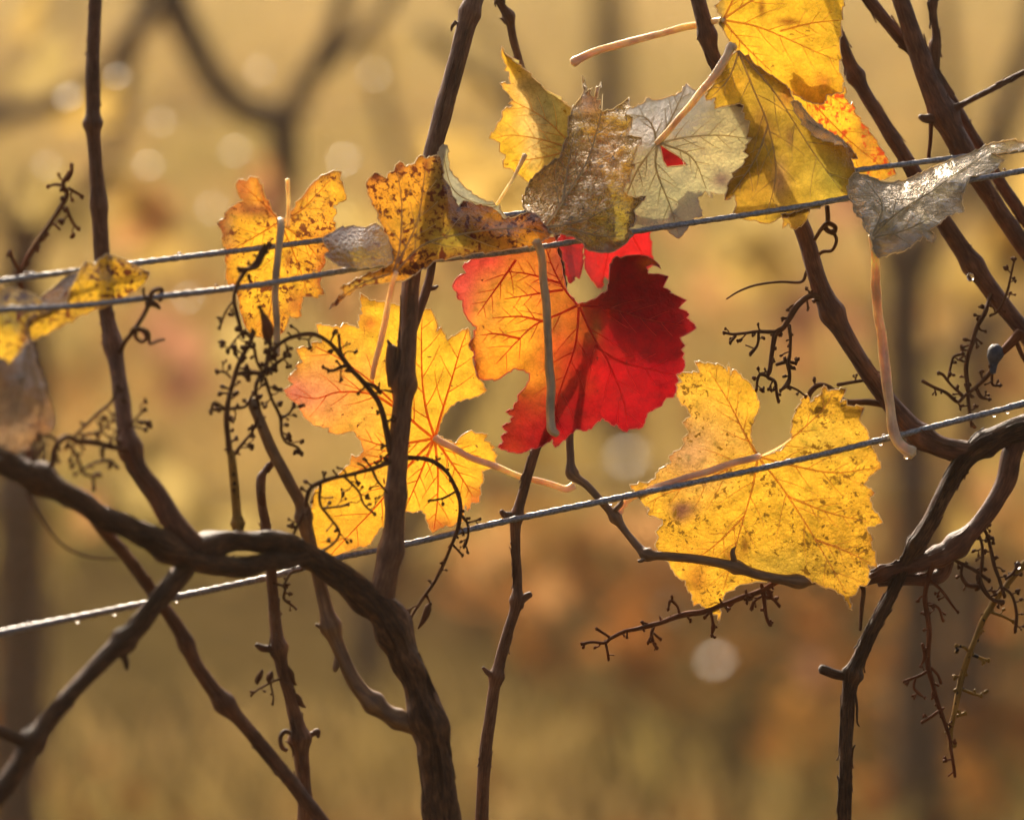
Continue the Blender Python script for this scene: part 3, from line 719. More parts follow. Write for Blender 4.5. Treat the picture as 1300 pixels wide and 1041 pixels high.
for (x, y, l, a) in ((364, 845, 26, 1.2), (370, 868, 22, 1.4), (376, 880, 20, 1.1), (333, 850, 20, 2.0), (340, 600, 22, -1.2), (330, 620, 26, 1.4), (345, 852, 14, 1.9)):
    dry = MB(); tube(dry, [(x, y, 1.5), (x + math.cos(a) * l * .4, y + math.sin(a) * l * .4, 4.2), (x + math.cos(a) * l * .8, y + math.sin(a) * l * .8, 3.4), (x + math.cos(a) * l + 3, y + math.sin(a) * l, 1)], -32, sides=7, jitter=.6, seed=x); dry.build('dry_bract', M['stalk'], CG)

yb = gnd_row(615, 8)
CH = thing('vine_cane', 'thin upright grey brown cane passing behind the lower wire below the red leaf', 'vine cane', P(600, yb, 10), None)
CH.location.z = 0; ORG[CH.name] = Vector(CH.location)
part(CH, 'stem', M['canegrey'], dict(p=[(585, yb + 6, 12, 10), (600, 1500, 10, 10), (611, 1060, 8.5, 9), (616, 960, 8, 8), (623, 905, 7.5, 8), (631, 855, 7.2, 8), (644, 805, 6.8, 8), (655, 768, 6.8, 8), (657, 735, 6, 8), (655, 700, 6, 8), (655, 662, 7, 8), (666, 618, 6.2, 8), (680, 572, 5.8, 8), (692, 535, 5.5, 10), (708, 470, 5.2, 40), (716, 400, 5, 90), (712, 340, 5, 150), (702, 260, 5, 160), (685, 170, 5, 150), (664, 95, 5.2, 140), (653, 55, 5.2, 134), (646, 22, 5.6, 130), (634, 2, 5.2, 128), (610, -60, 5, 126)], sides=12, jitter=.1, seed=12, nodes=[(655, 655, 3, 8), (656, 762, 3.5, 8), (630, 858, 4, 8), (647, 21, 4, 7)]),
    dict(p=[(648, 654, 5, 6), (640, 653, 4.5, 4), (636, 648, 3, 4)]), dict(p=[(660, 764, 5, 4), (668, 757, 5, 4), (674, 754, 4, 4)]), dict(p=[(629, 858, 5, 4), (620, 854, 4, 4), (613, 847, 2, 4)]))

# ------------------------------------------------------------------ twig that carries the two big yellow leaves
yb = gnd_row(1150, 40)
g1 = P(1260, yb, 40)
VR = thing('grapevine', 'reddish brown vine with long canes slanting up behind the silvery leaf', 'grapevine', (g1.x, g1.y, 0), None)
part(VR, 'trunk', M['bark'], dict(p=[(1500, gnd_row(1500, 30) + 8, 46, 30), (1480, 2600, 42, 30), (1520, 1800, 38, 30), (1500, 1200, 34, 25), (1450, 820, 30, 15), (1400, 620, 26, 5), (1340, 545, 23, 0), (1296, 545, 20, 0), (1258, 560, 17, 0), (1228, 580, 15, 0), (1206, 612, 13.5, 0), (1182, 660, 13, 0), (1164, 690, 14, 0), (1152, 710, 10, 3), (1138, 742, 9.5, 6), (1115, 785, 9.5, 6), (1094, 828, 10.5, 6), (1082, 858, 12, 6), (1077, 890, 10.5, 6), (1074, 960, 10, 6), (1072, 1060, 10, 6), (1068, 1300, 10, 6)], sides=14, jitter=.14, seed=13, nodes=[(1250, 565, 4, 14), (1083, 856, 5, 9), (1160, 692, 3, 8)]),
    dict(p=[(1080, 858, 8, 4), (1062, 856, 8, 2), (1046, 850, 8, 2), (1041, 849, 7, 2)]), dict(p=[(1084, 872, 2, 2), (1088, 895, 2, 0), (1088, 915, 1.6, 0), (1091, 922, 1, 0)]))
part(VR, 'arm', M['cane'], dict(p=[(1294, 550, 13), (1284, 580, 13), (1276, 612, 12.5), (1258, 645, 11.5), (1236, 672, 11), (1214, 692, 13), (1194, 706, 13), (1165, 716, 11), (1132, 724, 9), (1108, 734, 8), (1085, 740, 7)], d=6, sides=12, jitter=.16, seed=14, nodes=[(1212, 690, 5, 12), (1192, 708, 4, 10), (1120, 728, 4, 7)]),
    dict(p=[(1205, 700, 9), (1196, 728, 10), (1178, 735, 9), (1150, 735, 8), (1115, 738, 7)], d=14, jitter=.15, seed=15))
part(VR, 'cane', M['cane'], dict(p=[(868, -70, 9, 60), (884, -10, 9.5, 55), (897, 42, 10.5, 50), (908, 78, 9.5, 48), (950, 160, 10, 45), (1015, 282, 11, 40), (1035, 345, 11.5, 34), (1055, 395, 13, 28), (1082, 442, 11, 24), (1110, 485, 11, 18), (1138, 522, 12, 12), (1165, 550, 14, 8), (1195, 567, 14, 4), (1235, 575, 14, 0)], sides=14, jitter=.12, seed=16, nodes=[(899, 46, 3, 9), (1056, 398, 5, 12), (1170, 555, 4, 12)]))
part(VR, 'cane', M['cane'], dict(p=[(1020, -70, 8, 86), (1042, -8, 8, 84), (1066, 50, 8, 82), (1086, 96, 8.5, 80), (1112, 142, 8.5, 76), (1150, 202, 9.5, 72), (1168, 232, 10, 70), (1202, 288, 11, 66), (1236, 338, 12, 64), (1266, 378, 11, 62), (1302, 424, 11, 60), (1360, 500, 12, 58), (1430, 600, 14, 51), (1452, 700, 16, 51)], sides=14, jitter=.12, seed=17, nodes=[(1087, 97, 4.5, 9), (1237, 335, 4, 12), (1240, 305, 2, 8)]))
part(VR, 'cane', M['cane'], dict(p=[(1122, -70, 10, 64), (1142, -5, 11, 62), (1160, 48, 12.5, 60), (1180, 105, 14, 58), (1196, 142, 16, 56), (1222, 190, 14.5, 56), (1250, 240, 11.5, 58), (1297, 308, 11.5, 60), (1360, 395, 12, 60), (1470, 560, 15, 60), (1495, 760, 18, 60)], sides=14, jitter=.12, seed=18, nodes=[(1196, 146, 5, 12)]),
    dict(p=[(1190, 150, 7, 52), (1176, 151, 6, 48), (1167, 148, 3, 46)]))
part(VR, 'cane', M['cane'], dict(p=[(1068, -60, 8, 90), (1100, -5, 8, 88), (1140, 45, 8, 86), (1185, 92, 7.5, 82), (1215, 140, 7.5, 82), (1246, 192, 7.5, 82), (1290, 262, 8, 82), (1350, 350, 9, 80), (1440, 520, 11, 76), (1480, 700, 14, 70)], sides=12, jitter=.12, seed=19))
part(VR, 'spur', M['canegrey'], dict(p=[(1186, -14, 4.5, 70), (1184, 12, 5, 72), (1188, 45, 5, 76), (1186, 60, 8, 78), (1186, 88, 7, 82)], nodes=[(1184, 6, 2, 5)]))
part(VR, 'twig', M['cane'], dict(p=[(1198, 148, 7, 50), (1212, 138, 6, 46), (1225, 131, 4.2, 44), (1262, 112, 4, 40), (1300, 92, 3.6, 36), (1360, 66, 3, 32)]))
part(VR, 'tendril', M['stalkred'], dict(p=[(1182, 152, 3, 50), (1181, 180, 2.6, 44), (1179, 198, 2.6, 40), (1181, 206, 4, 38)]))
part(VR, 'twig', M['twig'], dict(p=[(737, 405, 4.6, 28), (733, 470, 5.4, 20), (724, 545, 5.8, 12), (724, 578, 6, 10), (727, 602, 6.5, 10), (745, 616, 6, 10), (765, 638, 6, 10), (781, 656, 6.5, 8), (796, 677, 5.5, 2), (813, 697, 6, -8), (824, 704, 6.5, -14), (850, 706, 7, -16), (900, 712, 7, -18), (935, 720, 7.5, -18), (965, 730, 7.5, -17), (1012, 738, 7.5, -14), (1030, 737, 6.5, -4), (1060, 735, 7, 16), (1100, 735, 7, 14)], sides=12, jitter=.12, seed=20, nodes=[(727, 600, 3.5, 8), (782, 656, 3.5, 7), (822, 704, 4, 7), (935, 720, 4, 9), (1012, 742, 4, 10)]),
    dict(p=[(822, 706, 4, -16), (814, 712, 3, -18), (810, 712, 2, -18)]), dict(p=[(780, 648, 4, 4), (788, 640, 4, 2), (790, 634, 2, 2)]), dict(p=[(932, 712, 5, -20), (930, 700, 3.5, -22), (934, 694, 1, -22)]))
part(VR, 'tendril', M['stalk'], dict(p=[(1050, 262, 3.2, 30), (1051, 280, 3.2, 24), (1048, 290, 3.4, 22), (1058, 296, 3, 20), (1060, 288, 3, 22), (1050, 284, 3, 20), (1042, 292, 2.6, 20), (1034, 305, 2.2, 24)]), dict(p=[(1056, 292, 2.4, 20), (1062, 305, 2.2, 20), (1056, 318, 2.2, 22), (1044, 320, 2.4, 28), (1034, 330, 2.4, 40), (1024, 345, 2.2, 40), (1017, 358, 2, 40), (990, 358, 1.6, 40), (960, 362, 1.5, 40), (938, 370, 1.3, 38), (922, 380, 1, 38)]))
part(VR, 'tendril', M['stalk'], dict(p=[(1088, 740, 3.4, 10), (1096, 748, 3, 10), (1094, 770, 3, 10), (1092, 800, 2, 10)]))

# ------------------------------------------------------------------ dry bunch stems
def stems(root, lines, mat, d, seed, per=24, ln=(6, 16), knob=3.0, name='bunch_stem', r0=None, sub=0.5):
    """main branches as rows (px,py,r[,d]); short pedicels with knobs sprout along them"""
    r = random.Random(seed); mb = MB()
    for L in lines:
        L = [(p_[0], p_[1], p_[2] * .74) + tuple(p_[3:]) for p_ in L]
        q = tube(mb, L, d, sides=7, jitter=.35, seed=seed, step=3.0, wob=3.0)
        acc = 0.0; nxt = r.uniform(4, per)
        for i in range(1, len(q) - 1):
            acc += np.hypot(q[i, 0] - q[i - 1, 0], q[i, 1] - q[i - 1, 1])
            if acc < nxt: continue
            nxt = acc + r.uniform(.25, 1.25) * per * .8
            t = q[i + 1, :2] - q[i - 1, :2]; t = t / (np.hypot(*t) + 1e-6)
            an = math.atan2(t[1], t[0]) + r.choice((-1, 1)) * r.uniform(.7, 1.5)
            l = r.uniform(ln[0] * .6, ln[1] * 1.25); dz = r.uniform(-.8, .8) * l
            x, y, dd = q[i, 0], q[i, 1], q[i, 3]
            bend = r.uniform(-.5, .5)
            mid = (x + math.cos(an) * l * .5, y + math.sin(an) * l * .5)
            end = (x + math.cos(an + bend) * l, y + math.sin(an + bend) * l)
            rr = max(.7, min(1.5, q[i, 2] * .5))
            tube(mb, [(x, y, rr * 1.2, dd), (*mid, rr, dd + dz * .5), (*end, rr, dd + dz)], sides=6, step=3)
            kn = knob * r.uniform(.4, .95)
            lump(mb, P(end[0], end[1], dd + dz), kn * S, 0, (1, 1, r.uniform(1.0, 1.7)), r.random() * 9, .5, axis=(math.cos(an), .3, -math.sin(an)))
            if r.random() < sub:
                a2 = an + r.uniform(-1.1, 1.1); l2 = l * r.uniform(.4, .7)
                e2 = (mid[0] + math.cos(a2) * l2, mid[1] + math.sin(a2) * l2)
                tube(mb, [(*mid, rr * .8, dd + dz * .5), (*e2, rr * .8, dd + dz * .3)], sides=5, step=3)
                lump(mb, P(e2[0], e2[1], dd + dz * .3), kn * S * .85, 0, (1, 1, 1.3), r.random() * 9, .5)
        lump(mb, P(q[-1, 0], q[-1, 1], q[-1, 3]), knob * .8 * S, 0, (1, 1, 1.2), seed, .5)
    return mb.build(name, mat, root)
stems(VL, [[(508, 583, 4.5, -80), (496, 575, 5, -82), (490, 548, 5, -84), (480, 512, 4.8, -86), (462, 486, 4.6, -88), (444, 468, 4.6, -90), (425, 442, 4, -92), (398, 426, 3.6, -94), (368, 427, 3.4, -94), (345, 444, 3.2, -94)],
           [(440, 464, 4, -90), (430, 466, 3, -92), (420, 470, 2.6, -92), (410, 466, 2.2, -92)], [(437, 458, 3, -90), (432, 440, 2.6, -92), (430, 426, 2.6, -92)], [(460, 484, 3, -88), (474, 490, 3, -88), (482, 500, 4, -88)]], M['stalk'], -90, 41, 26, (7, 15), 3.0)
stems(VL, [[(510, 583, 5, -84), (470, 594, 3.8, -90), (430, 605, 3.6, -92), (396, 618, 4.2, -94), (388, 640, 4, -94)],
           [(436, 604, 2.4, -92), (455, 622, 2.2, -94), (462, 640, 2.2, -94), (476, 652, 2.4, -94)], [(472, 594, 2.4, -92), (482, 614, 2.2, -92), (496, 632, 2, -92)], [(406, 616, 3, -94), (406, 640, 2.6, -94), (416, 656, 2.6, -94), (430, 672, 2.4, -94), (424, 688, 2.2, -92), (408, 700, 3, -90)], [(408, 646, 2, -94), (430, 644, 2, -94), (442, 640, 3, -94)], [(386, 650, 3, -94), (378, 668, 3, -94), (370, 688, 2, -94)]], M['stalk'], -92, 42, 20, (7, 14), 2.8)
stems(VL, [[(506, 582, 5, -78), (530, 581, 4, -70), (552, 586, 3.8, -66), (570, 602, 3.8, -64), (580, 630, 3.8, -62), (582, 655, 3.8, -60), (577, 685, 3.4, -60), (566, 712, 3, -60), (552, 738, 3, -60), (536, 758, 3, -60), (524, 776, 2.4, -60), (519, 792, 2, -60)],
           [(581, 652, 3, -60), (592, 664, 2.4, -60), (594, 680, 2.2, -60), (590, 694, 3.5, -60)], [(592, 664, 1.8, -60), (604, 661, 1.6, -60), (610, 659, 2, -60)], [(575, 692, 2, -60), (588, 705, 1.8, -60)], [(576, 625, 2, -62), (562, 632, 2, -64), (546, 636, 2, -64)], [(540, 752, 2, -60), (546, 766, 1.6, -60)]], M['stalk'], -62, 43, 22, (5, 11), 2.6)
b_ = MB(); tube(b_, [(545, 766, 1.5, -60), (543, 772, 4.5, -60), (538, 785, 4, -60), (531, 798, 1, -60)], sides=7, jitter=.4); b_.build('shrivelled_berry', M['stalk'], VL)
stems(VL, [[(294, 580, 5.5, -74), (289, 545, 5, -76), (290, 510, 4.5, -78), (297, 478, 4.2, -80), (306, 455, 4, -82), (316, 434, 4, -84), (322, 420, 4, -84)],
           [(296, 580, 3, -74), (310, 562, 2.8, -76), (322, 545, 2.8, -78), (330, 520, 3, -80), (326, 490, 3.4, -80), (334, 475, 4, -80), (342, 448, 4, -82)], [(290, 520, 3, -76), (312, 516, 2.6, -78), (324, 500, 2.6, -78)], [(298, 476, 3.4, -80), (318, 473, 4.5, -80), (336, 474, 4, -80), (352, 462, 3, -80), (368, 452, 2, -82)], [(322, 440, 3, -84), (326, 460, 2.6, -82), (334, 474, 3, -80)],
           [(336, 480, 3, -80), (346, 506, 2.8, -82), (356, 530, 2.8, -82), (358, 548, 2.8, -82), (364, 562, 2.6, -82), (376, 568, 2.4, -82), (382, 576, 2.4, -82)], [(357, 532, 2.2, -82), (368, 524, 2, -82), (374, 514, 3, -82)], [(320, 428, 4, -84), (308, 420, 2.4, -84), (298, 432, 2, -84), (290, 446, 2, -84)], [(344, 440, 3, -84), (352, 452, 3, -84), (338, 430, 3, -84)], [(292, 480, 2, -80), (284, 472, 2, -80), (275, 472, 2.6, -80)], [(290, 522, 2.4, -76), (272, 512, 2.2, -78), (268, 524, 2.6, -78)]], M['stalk'], -80, 44, 13, (5, 12), 3.6, sub=.8)
stems(VL, [[(309, 430, 3.6, -86), (303, 405, 3.6, -86), (298, 380, 3.4, -86), (302, 362, 3.6, -84), (312, 345, 4.5, -82), (326, 340, 4.5, -80), (334, 326, 4.2, -76), (342, 310, 5, -74)], [(296, 384, 2.2, -86), (286, 398, 2, -88), (279, 416, 2, -88)], [(312, 344, 5, -82), (302, 342, 4, -82)], [(336, 312, 4, -74), (326, 332, 3, -76), (321, 338, 3, -78)], [(316, 350, 4, -82), (318, 358, 3, -82)], [(336, 430, 3, -84), (336, 405, 5, -84), (330, 390, 2, -84)]], M['stalk'], -84, 45, 30, (5, 9), 3.0)
part(VL, 'stalk', M['stalkyellow'], dict(p=[(304, 690, 7, -84), (302, 668, 6.5, -74), (299, 630, 6, -72), (295, 590, 5.6, -74), (293, 572, 5, -74)], nodes=[(302, 664, 4, 6)]))
lw = MB(); tube(lw, [(336, 400, 2, -84), (338, 412, 6, -84), (340, 424, 7, -84), (342, 434, 3, -84)], sides=8, jitter=.5); lw.build('shrivelled_berry', M['stalkred'], VL)
stems(VL, [[(44, 606, 5, -104), (36, 560, 5, -60), (30, 460, 5, 20), (28, 372, 5, 44), (26, 345, 5, 44), (45, 312, 4.6, 44), (62, 285, 4.4, 44), (76, 266, 4.6, 44), (84, 248, 4, 44), (78, 236, 4, 44), (86, 222, 4, 44)], [(25, 344, 3.4, 44), (17, 328, 3, 44), (14, 320, 3, 44)], [(84, 262, 3, 44), (94, 283, 2.6, 44), (100, 290, 2.6, 44)], [(80, 238, 3, 44), (68, 236, 2.6, 44), (60, 238, 2, 44)], [(86, 240, 3, 44), (98, 246, 2.6, 44), (104, 250, 2.4, 44)], [(84, 232, 3, 44), (90, 222, 3, 44), (90, 212, 3, 44)]], M['stalkred'], 44, 46, 26, (5, 11), 3.2)
stems(VL, [[(160, 572, 6, -104), (140, 568, 5, -106), (118, 562, 5, -108), (98, 560, 5, -112), (84, 556, 5, -118), (70, 570, 4.5, -122), (60, 600, 4, -122)], [(95, 555, 3, -112), (120, 530, 2.8, -112), (140, 512, 2.6, -110), (150, 490, 2, -108)], [(108, 552, 2.4, -112), (124, 548, 2.2, -112), (146, 534, 2, -112)], [(124, 532, 2, -112), (136, 552, 2, -112), (150, 560, 1.8, -112)], [(86, 562, 3, -118), (98, 580, 3, -120), (106, 600, 3, -122), (118, 606, 2.4, -122), (120, 620, 2.4, -122)], [(104, 596, 2.4, -122), (118, 590, 2.6, -122), (138, 588, 3.2, -122), (146, 594, 2, -122)], [(166, 540, 2.4, -96), (176, 528, 2, -96), (184, 520, 2, -96)], [(168, 540, 2, -96), (186, 546, 2, -96)], [(56, 565, 3, -124), (44, 580, 3, -124), (38, 600, 3, -124)], [(72, 560, 3, -124), (60, 555, 3, -124), (50, 552, 2, -124)]], M['stalk'], -114, 47, 16, (6, 13), 3.6, sub=.6)
stems(CG, [[(362, 862, 2.4, -30), (352, 863, 2.4, -30), (338, 868, 2, -30), (324, 874, 1.8, -30), (318, 880, 1.8, -30)], [(344, 866, 2, -30), (346, 882, 1.8, -30), (345, 892, 2, -30)]], M['stalk'], -32, 48, 18, (4, 8), 2.4)
stems(CG, [[(347, 738, 2.6, -34), (362, 745, 2.6, -36), (362, 760, 2.4, -36), (372, 768, 2, -36), (376, 772, 2, -36)], [(360, 744, 2.2, -36), (368, 728, 2.4, -40), (382, 724, 2, -40)]], M['stalk'], -36, 58, 18, (4, 8), 2.4)
stems(VR, [[(1046, 382, 4.8, 26), (1030, 374, 5.2, 18), (1014, 386, 5.2, 12), (1004, 404, 5, 8), (996, 416, 4.6, 6), (984, 424, 4.8, 4), (980, 445, 4.4, 4), (976, 468, 4, 4), (974, 478, 3.4, 4), (984, 484, 3, 4), (988, 500, 2.8, 4), (990, 508, 2.4, 4)],
           [(984, 422, 3.6, 4), (962, 421, 3, 2), (946, 424, 2.6, 2), (930, 426, 2.4, 2), (918, 424, 2.4, 2)], [(963, 421, 2.4, 2), (962, 438, 2.4, 2), (953, 450, 3.5, 2)], [(934, 428, 2, 2), (926, 436, 2, 2)], [(1004, 412, 3.2, 6), (1005, 430, 2.8, 6), (1003, 448, 2.8, 6), (1000, 460, 3.6, 6), (1002, 476, 3, 6), (1000, 486, 4.4, 6), (992, 494, 2, 6)], [(976, 478, 2.6, 4), (964, 476, 2.6, 4), (962, 496, 2.2, 4)], [(984, 462, 2.6, 4), (998, 458, 3.4, 6), (1010, 460, 3, 6)], [(1000, 488, 2, 6), (1012, 494, 1.8, 6), (1022, 502, 1.8, 8)], [(1028, 372, 1.6, 18), (1023, 366, 1.4, 18)]], M['stalk'], 5, 49, 18, (5, 11), 3.0)
stems(VR, [[(1062, 488, 3, 26), (1080, 484, 2.8, 26), (1094, 482, 3, 26), (1108, 480, 3, 26)], [(1066, 511, 5.5, 34), (1095, 511, 5.6, 28), (1128, 514, 5.6, 20)], [(1028, 508, 3, 46), (1030, 498, 4.4, 46), (1040, 489, 4.4, 46), (1052, 492, 4, 44), (1066, 505, 5, 38), (1078, 510, 5, 32)]], M['stalk'], 24, 50, 40, (4, 8), 3.4)
stems(VR, [[(1258, 368, 4.2, 60), (1250, 396, 4, 30), (1240, 415, 4.4, 30), (1232, 438, 4, 30), (1227, 460, 3.8, 30), (1226, 480, 3.4, 30), (1228, 500, 3.4, 30), (1230, 520, 3, 30), (1232, 540, 2.6, 30)], [(1172, 484, 3.4, 26), (1186, 491, 3.2, 26), (1202, 500, 3, 26), (1216, 510, 3.2, 28), (1224, 502, 3.4, 30), (1238, 490, 3.8, 28), (1250, 478, 4, 26), (1262, 464, 4, 24)], [(1222, 502, 2.6, 30), (1208, 490, 2.6, 30), (1198, 476, 2.6, 30), (1192, 474, 3, 30)], [(1204, 486, 2, 30), (1206, 466, 2.4, 30), (1210, 452, 2.4, 30), (1222, 448, 2.6, 30)], [(1237, 430, 2, 30), (1240, 440, 2, 30)], [(1258, 466, 3, 24), (1260, 486, 2.6, 24), (1270, 488, 2.6, 24)], [(1238, 492, 3, 28), (1246, 504, 4, 28), (1258, 508, 1.5, 28)], [(1256, 402, 2.4, 26), (1270, 390, 2.4, 26), (1290, 330, 2, 26)]], M['stalk'], 28, 51, 18, (5, 10), 3.2)
bb = MB(); tube(bb, [(1266, 440, 8, 24), (1264, 446, 11, 24), (1262, 454, 10, 24), (1261, 462, 6, 24), (1260, 474, 4, 24)], sides=12, jitter=.25, seed=2); tag(bb.build('shrivelled_berry', mat_plain('raisin', (0.060, 0.056, 0.062), .55, 0, .5, 700, .4, .6), VR), 'shrivelled blue grey grape')
b2 = MB(); tube(b2, [(1272, 447, 5, 24), (1284, 435, 6, 28), (1296, 422, 7, 30)], sides=8); tube(b2, [(1290, 432, 3, 28), (1296, 448, 3, 28), (1306, 465, 3, 28)], sides=7); b2.build('stalk', M['stalkred'], VR)
stems(VR, [[(1010, 738, 4, 2), (988, 738, 4.6, 2), (962, 750, 4.6, 2), (930, 762, 4.8, 2), (900, 774, 5, 2), (868, 782, 5.2, 2), (840, 790, 4.6, 2), (812, 797, 4, 2), (792, 802, 3.4, 2), (774, 811, 3.2, 2), (766, 818, 3, 2), (750, 816, 2.8, 2), (738, 818, 3.2, 2)], [(828, 796, 3, 2), (826, 806, 3, 2), (830, 818, 2.4, 2), (834, 824, 2.4, 2)], [(827, 804, 2.2, 2), (822, 817, 2.4, 2)], [(828, 804, 2.2, 2), (838, 812, 2.4, 2)], [(772, 810, 2.6, 2), (764, 804, 2.2, 2), (758, 799, 2.4, 2)], [(767, 818, 2.4, 2), (770, 830, 2.2, 2), (771, 838, 2.4, 2)], [(862, 780, 3, 2), (858, 770, 2.2, 2), (851, 763, 2.6, 2), (848, 774, 1.2, 2)], [(902, 776, 3, 2), (905, 790, 2.6, 2), (906, 796, 4, 2), (904, 806, 1, 2)], [(920, 766, 3, 2), (924, 774, 2, 2)]], M['stalkred'], 2, 52, 22, (5, 8), 2.6, sub=.2)
stems(VR, [[(966, 742, 3, 2), (968, 758, 3.8, 2), (970, 772, 3.4, 2), (974, 786, 3.2, 2), (978, 792, 4.4, 2)], [(968, 756, 2.6, 2), (980, 760, 2.4, 2), (988, 768, 2.8, 2)], [(968, 756, 2.4, 2), (956, 764, 2.4, 2), (953, 774, 3.6, 2)], [(946, 750, 2.4, 2), (947, 766, 2.2, 2)], [(970, 746, 3, 2), (976, 756, 5.5, 2), (970, 758, 4, 2)]], M['stalkred'], 2, 53, 16, (4, 8), 3.0)
stems(VR, [[(1190, 702, 4.6, -4), (1182, 730, 5, -4), (1174, 756, 5, -4), (1177, 780, 4.8, -4), (1180, 805, 4.6, -4), (1178, 842, 4.6, -4), (1184, 868, 4, -4), (1192, 895, 3.6, -4), (1199, 920, 3.4, -4), (1206, 945, 3.2, -4), (1212, 985, 3, -4)], [(1178, 850, 3, -4), (1162, 858, 2.8, -4), (1148, 864, 2.8, -4)], [(1162, 858, 2.6, -4), (1160, 872, 2.4, -4), (1166, 880, 2.8, -4), (1174, 886, 1.4, -4)], [(1196, 898, 3.4, -4), (1184, 908, 2.8, -4), (1170, 916, 3, -4)], [(1178, 766, 3, -4), (1192, 772, 2.4, -4), (1198, 786, 2.6, -4)], [(1182, 738, 3, -4), (1200, 756, 2.6, -4), (1218, 776, 2.6, -4)], [(1182, 846, 2.6, -4), (1192, 856, 2.4, -4), (1196, 866, 3, -4)], [(1172, 818, 3, -4), (1174, 832, 3.6, -4), (1168, 844, 1.2, -4)]], M['stalkred'], -4, 54, 26, (4, 9), 2.8)
stems(VR, [[(1196, 700, 3.6, 2), (1224, 718, 3, 4), (1242, 728, 3, 6), (1256, 736, 3, 8)], [(1238, 662, 3.6, 4), (1250, 676, 3.2, 6), (1258, 696, 3, 8), (1264, 716, 3, 8), (1270, 740, 3, 8), (1276, 756, 3, 8)], [(1236, 666, 3, 6), (1246, 690, 2.6, 6), (1248, 704, 3, 6), (1246, 722, 3, 6), (1242, 734, 5, 8), (1250, 748, 4, 8), (1262, 760, 3, 8), (1274, 764, 4, 8)], [(1222, 716, 2.6, 4), (1220, 730, 3, 4), (1228, 742, 4, 6), (1240, 744, 4, 6)], [(1276, 736, 3, 8), (1286, 728, 2.6, 8), (1292, 716, 2.6, 8)], [(1270, 744, 3, 8), (1286, 756, 2.6, 8), (1290, 780, 2.6, 8), (1288, 800, 2.6, 8)]], M['stalk'], 6, 55, 16, (5, 11), 3.4)
stems(VR, [[(1330, 690, 5.5, 20), (1300, 715, 5.5, 20), (1275, 745, 5.4, 18), (1256, 772, 5.4, 16), (1242, 802, 5.2, 16), (1232, 828, 5.4, 14), (1222, 860, 5.2, 14), (1214, 890, 5, 14), (1208, 920, 4.4, 12), (1206, 950, 4, 12)], [(1254, 774, 3, 16), (1272, 782, 2.6, 16), (1286, 790, 2.4, 16)], [(1232, 830, 3, 14), (1222, 822, 2.6, 14), (1212, 820, 2.6, 14)], [(1236, 832, 3, 14), (1248, 836, 3, 14), (1256, 838, 3, 14)], [(1222, 874, 3, 14), (1238, 880, 2.8, 14), (1246, 882, 3, 14)], [(1214, 908, 3, 14), (1226, 904, 3.4, 14)]], M['stalkyellow'], 16, 56, 24, (4, 8), 3.4)
# ------------------------------------------------------------------ leaves
def inside(poly, pts):
    poly = np.asarray(poly, float); x, y = pts[:, 0], pts[:, 1]
    r = np.zeros(len(pts), bool); n = len(poly); j = n - 1
    for i in range(n):
        xi, yi = poly[i]; xj, yj = poly[j]
        c = ((yi > y) != (yj > y)) & (x < (xj - xi) * (y - yi) / (yj - yi + 1e-12) + xi)
        r ^= c; j = i
    return r
def edge_dist(poly, pts):
    poly = np.asarray(poly, float); best = np.full(len(pts), 1e9)
    for i in range(len(poly)):
        a, b = poly[i], poly[(i + 1) % len(poly)]
        ab = b - a; t = np.clip(((pts - a) @ ab) / (ab @ ab + 1e-9), 0, 1)
        best = np.minimum(best, np.hypot(*(pts - (a + t[:, None] * ab)).T))
    return best
class Surf:
    """thin-plate depth field over a leaf, plus the puckers between its veins"""
    def __init__(s, ctrl, pucker, curl, poly, seed, pscale=26.0):
        c = np.array(ctrl, float); s.c = c[:, :2] / 100.0; n = len(c)
        K = s.k(np.hypot(s.c[:, None, 0] - s.c[None, :, 0], s.c[:, None, 1] - s.c[None, :, 1]))
        K += np.eye(n) * 0.002
        Pm = np.hstack([np.ones((n, 1)), s.c]); A = np.zeros((n + 3, n + 3)); A[:n, :n] = K; A[:n, n:] = Pm; A[n:, :n] = Pm.T
        if n < 3: raise ValueError
        s.w = np.linalg.lstsq(A, np.concatenate([c[:, 2], np.zeros(3)]), rcond=None)[0]
        s.pk = pucker; s.curl = curl; s.poly = poly; s.seed = seed; s.ps = pscale
    @staticmethod
    def k(r): return np.where(r > 0, r * r * np.log(r + 1e-9), 0)
    def __call__(s, pts):
        pts = np.asarray(pts, float).reshape(-1, 2); q = pts / 100.0
        R = s.k(np.hypot(q[:, None, 0] - s.c[None, :, 0], q[:, None, 1] - s.c[None, :, 1]))
        z = R @ s.w[:len(s.c)] + s.w[len(s.c)] + q @ s.w[len(s.c) + 1:]
        if s.pk:
            z = z + s.pk * np.array([mnoise.noise(Vector((p[0] / s.ps, p[1] / s.ps, s.seed * 1.37))) + .45 * mnoise.noise(Vector((p[0] / s.ps * 2.3, p[1] / s.ps * 2.3, s.seed * 2.1 + 4))) for p in pts])
        if s.curl:
            e = edge_dist(s.poly, pts)
            z = z + s.curl * np.exp(-e / 9.0) * np.array([.3 + mnoise.noise(Vector((p[0] / 33.0, p[1] / 33.0, s.seed * 3.3))) * 1.6 for p in pts])
        return z

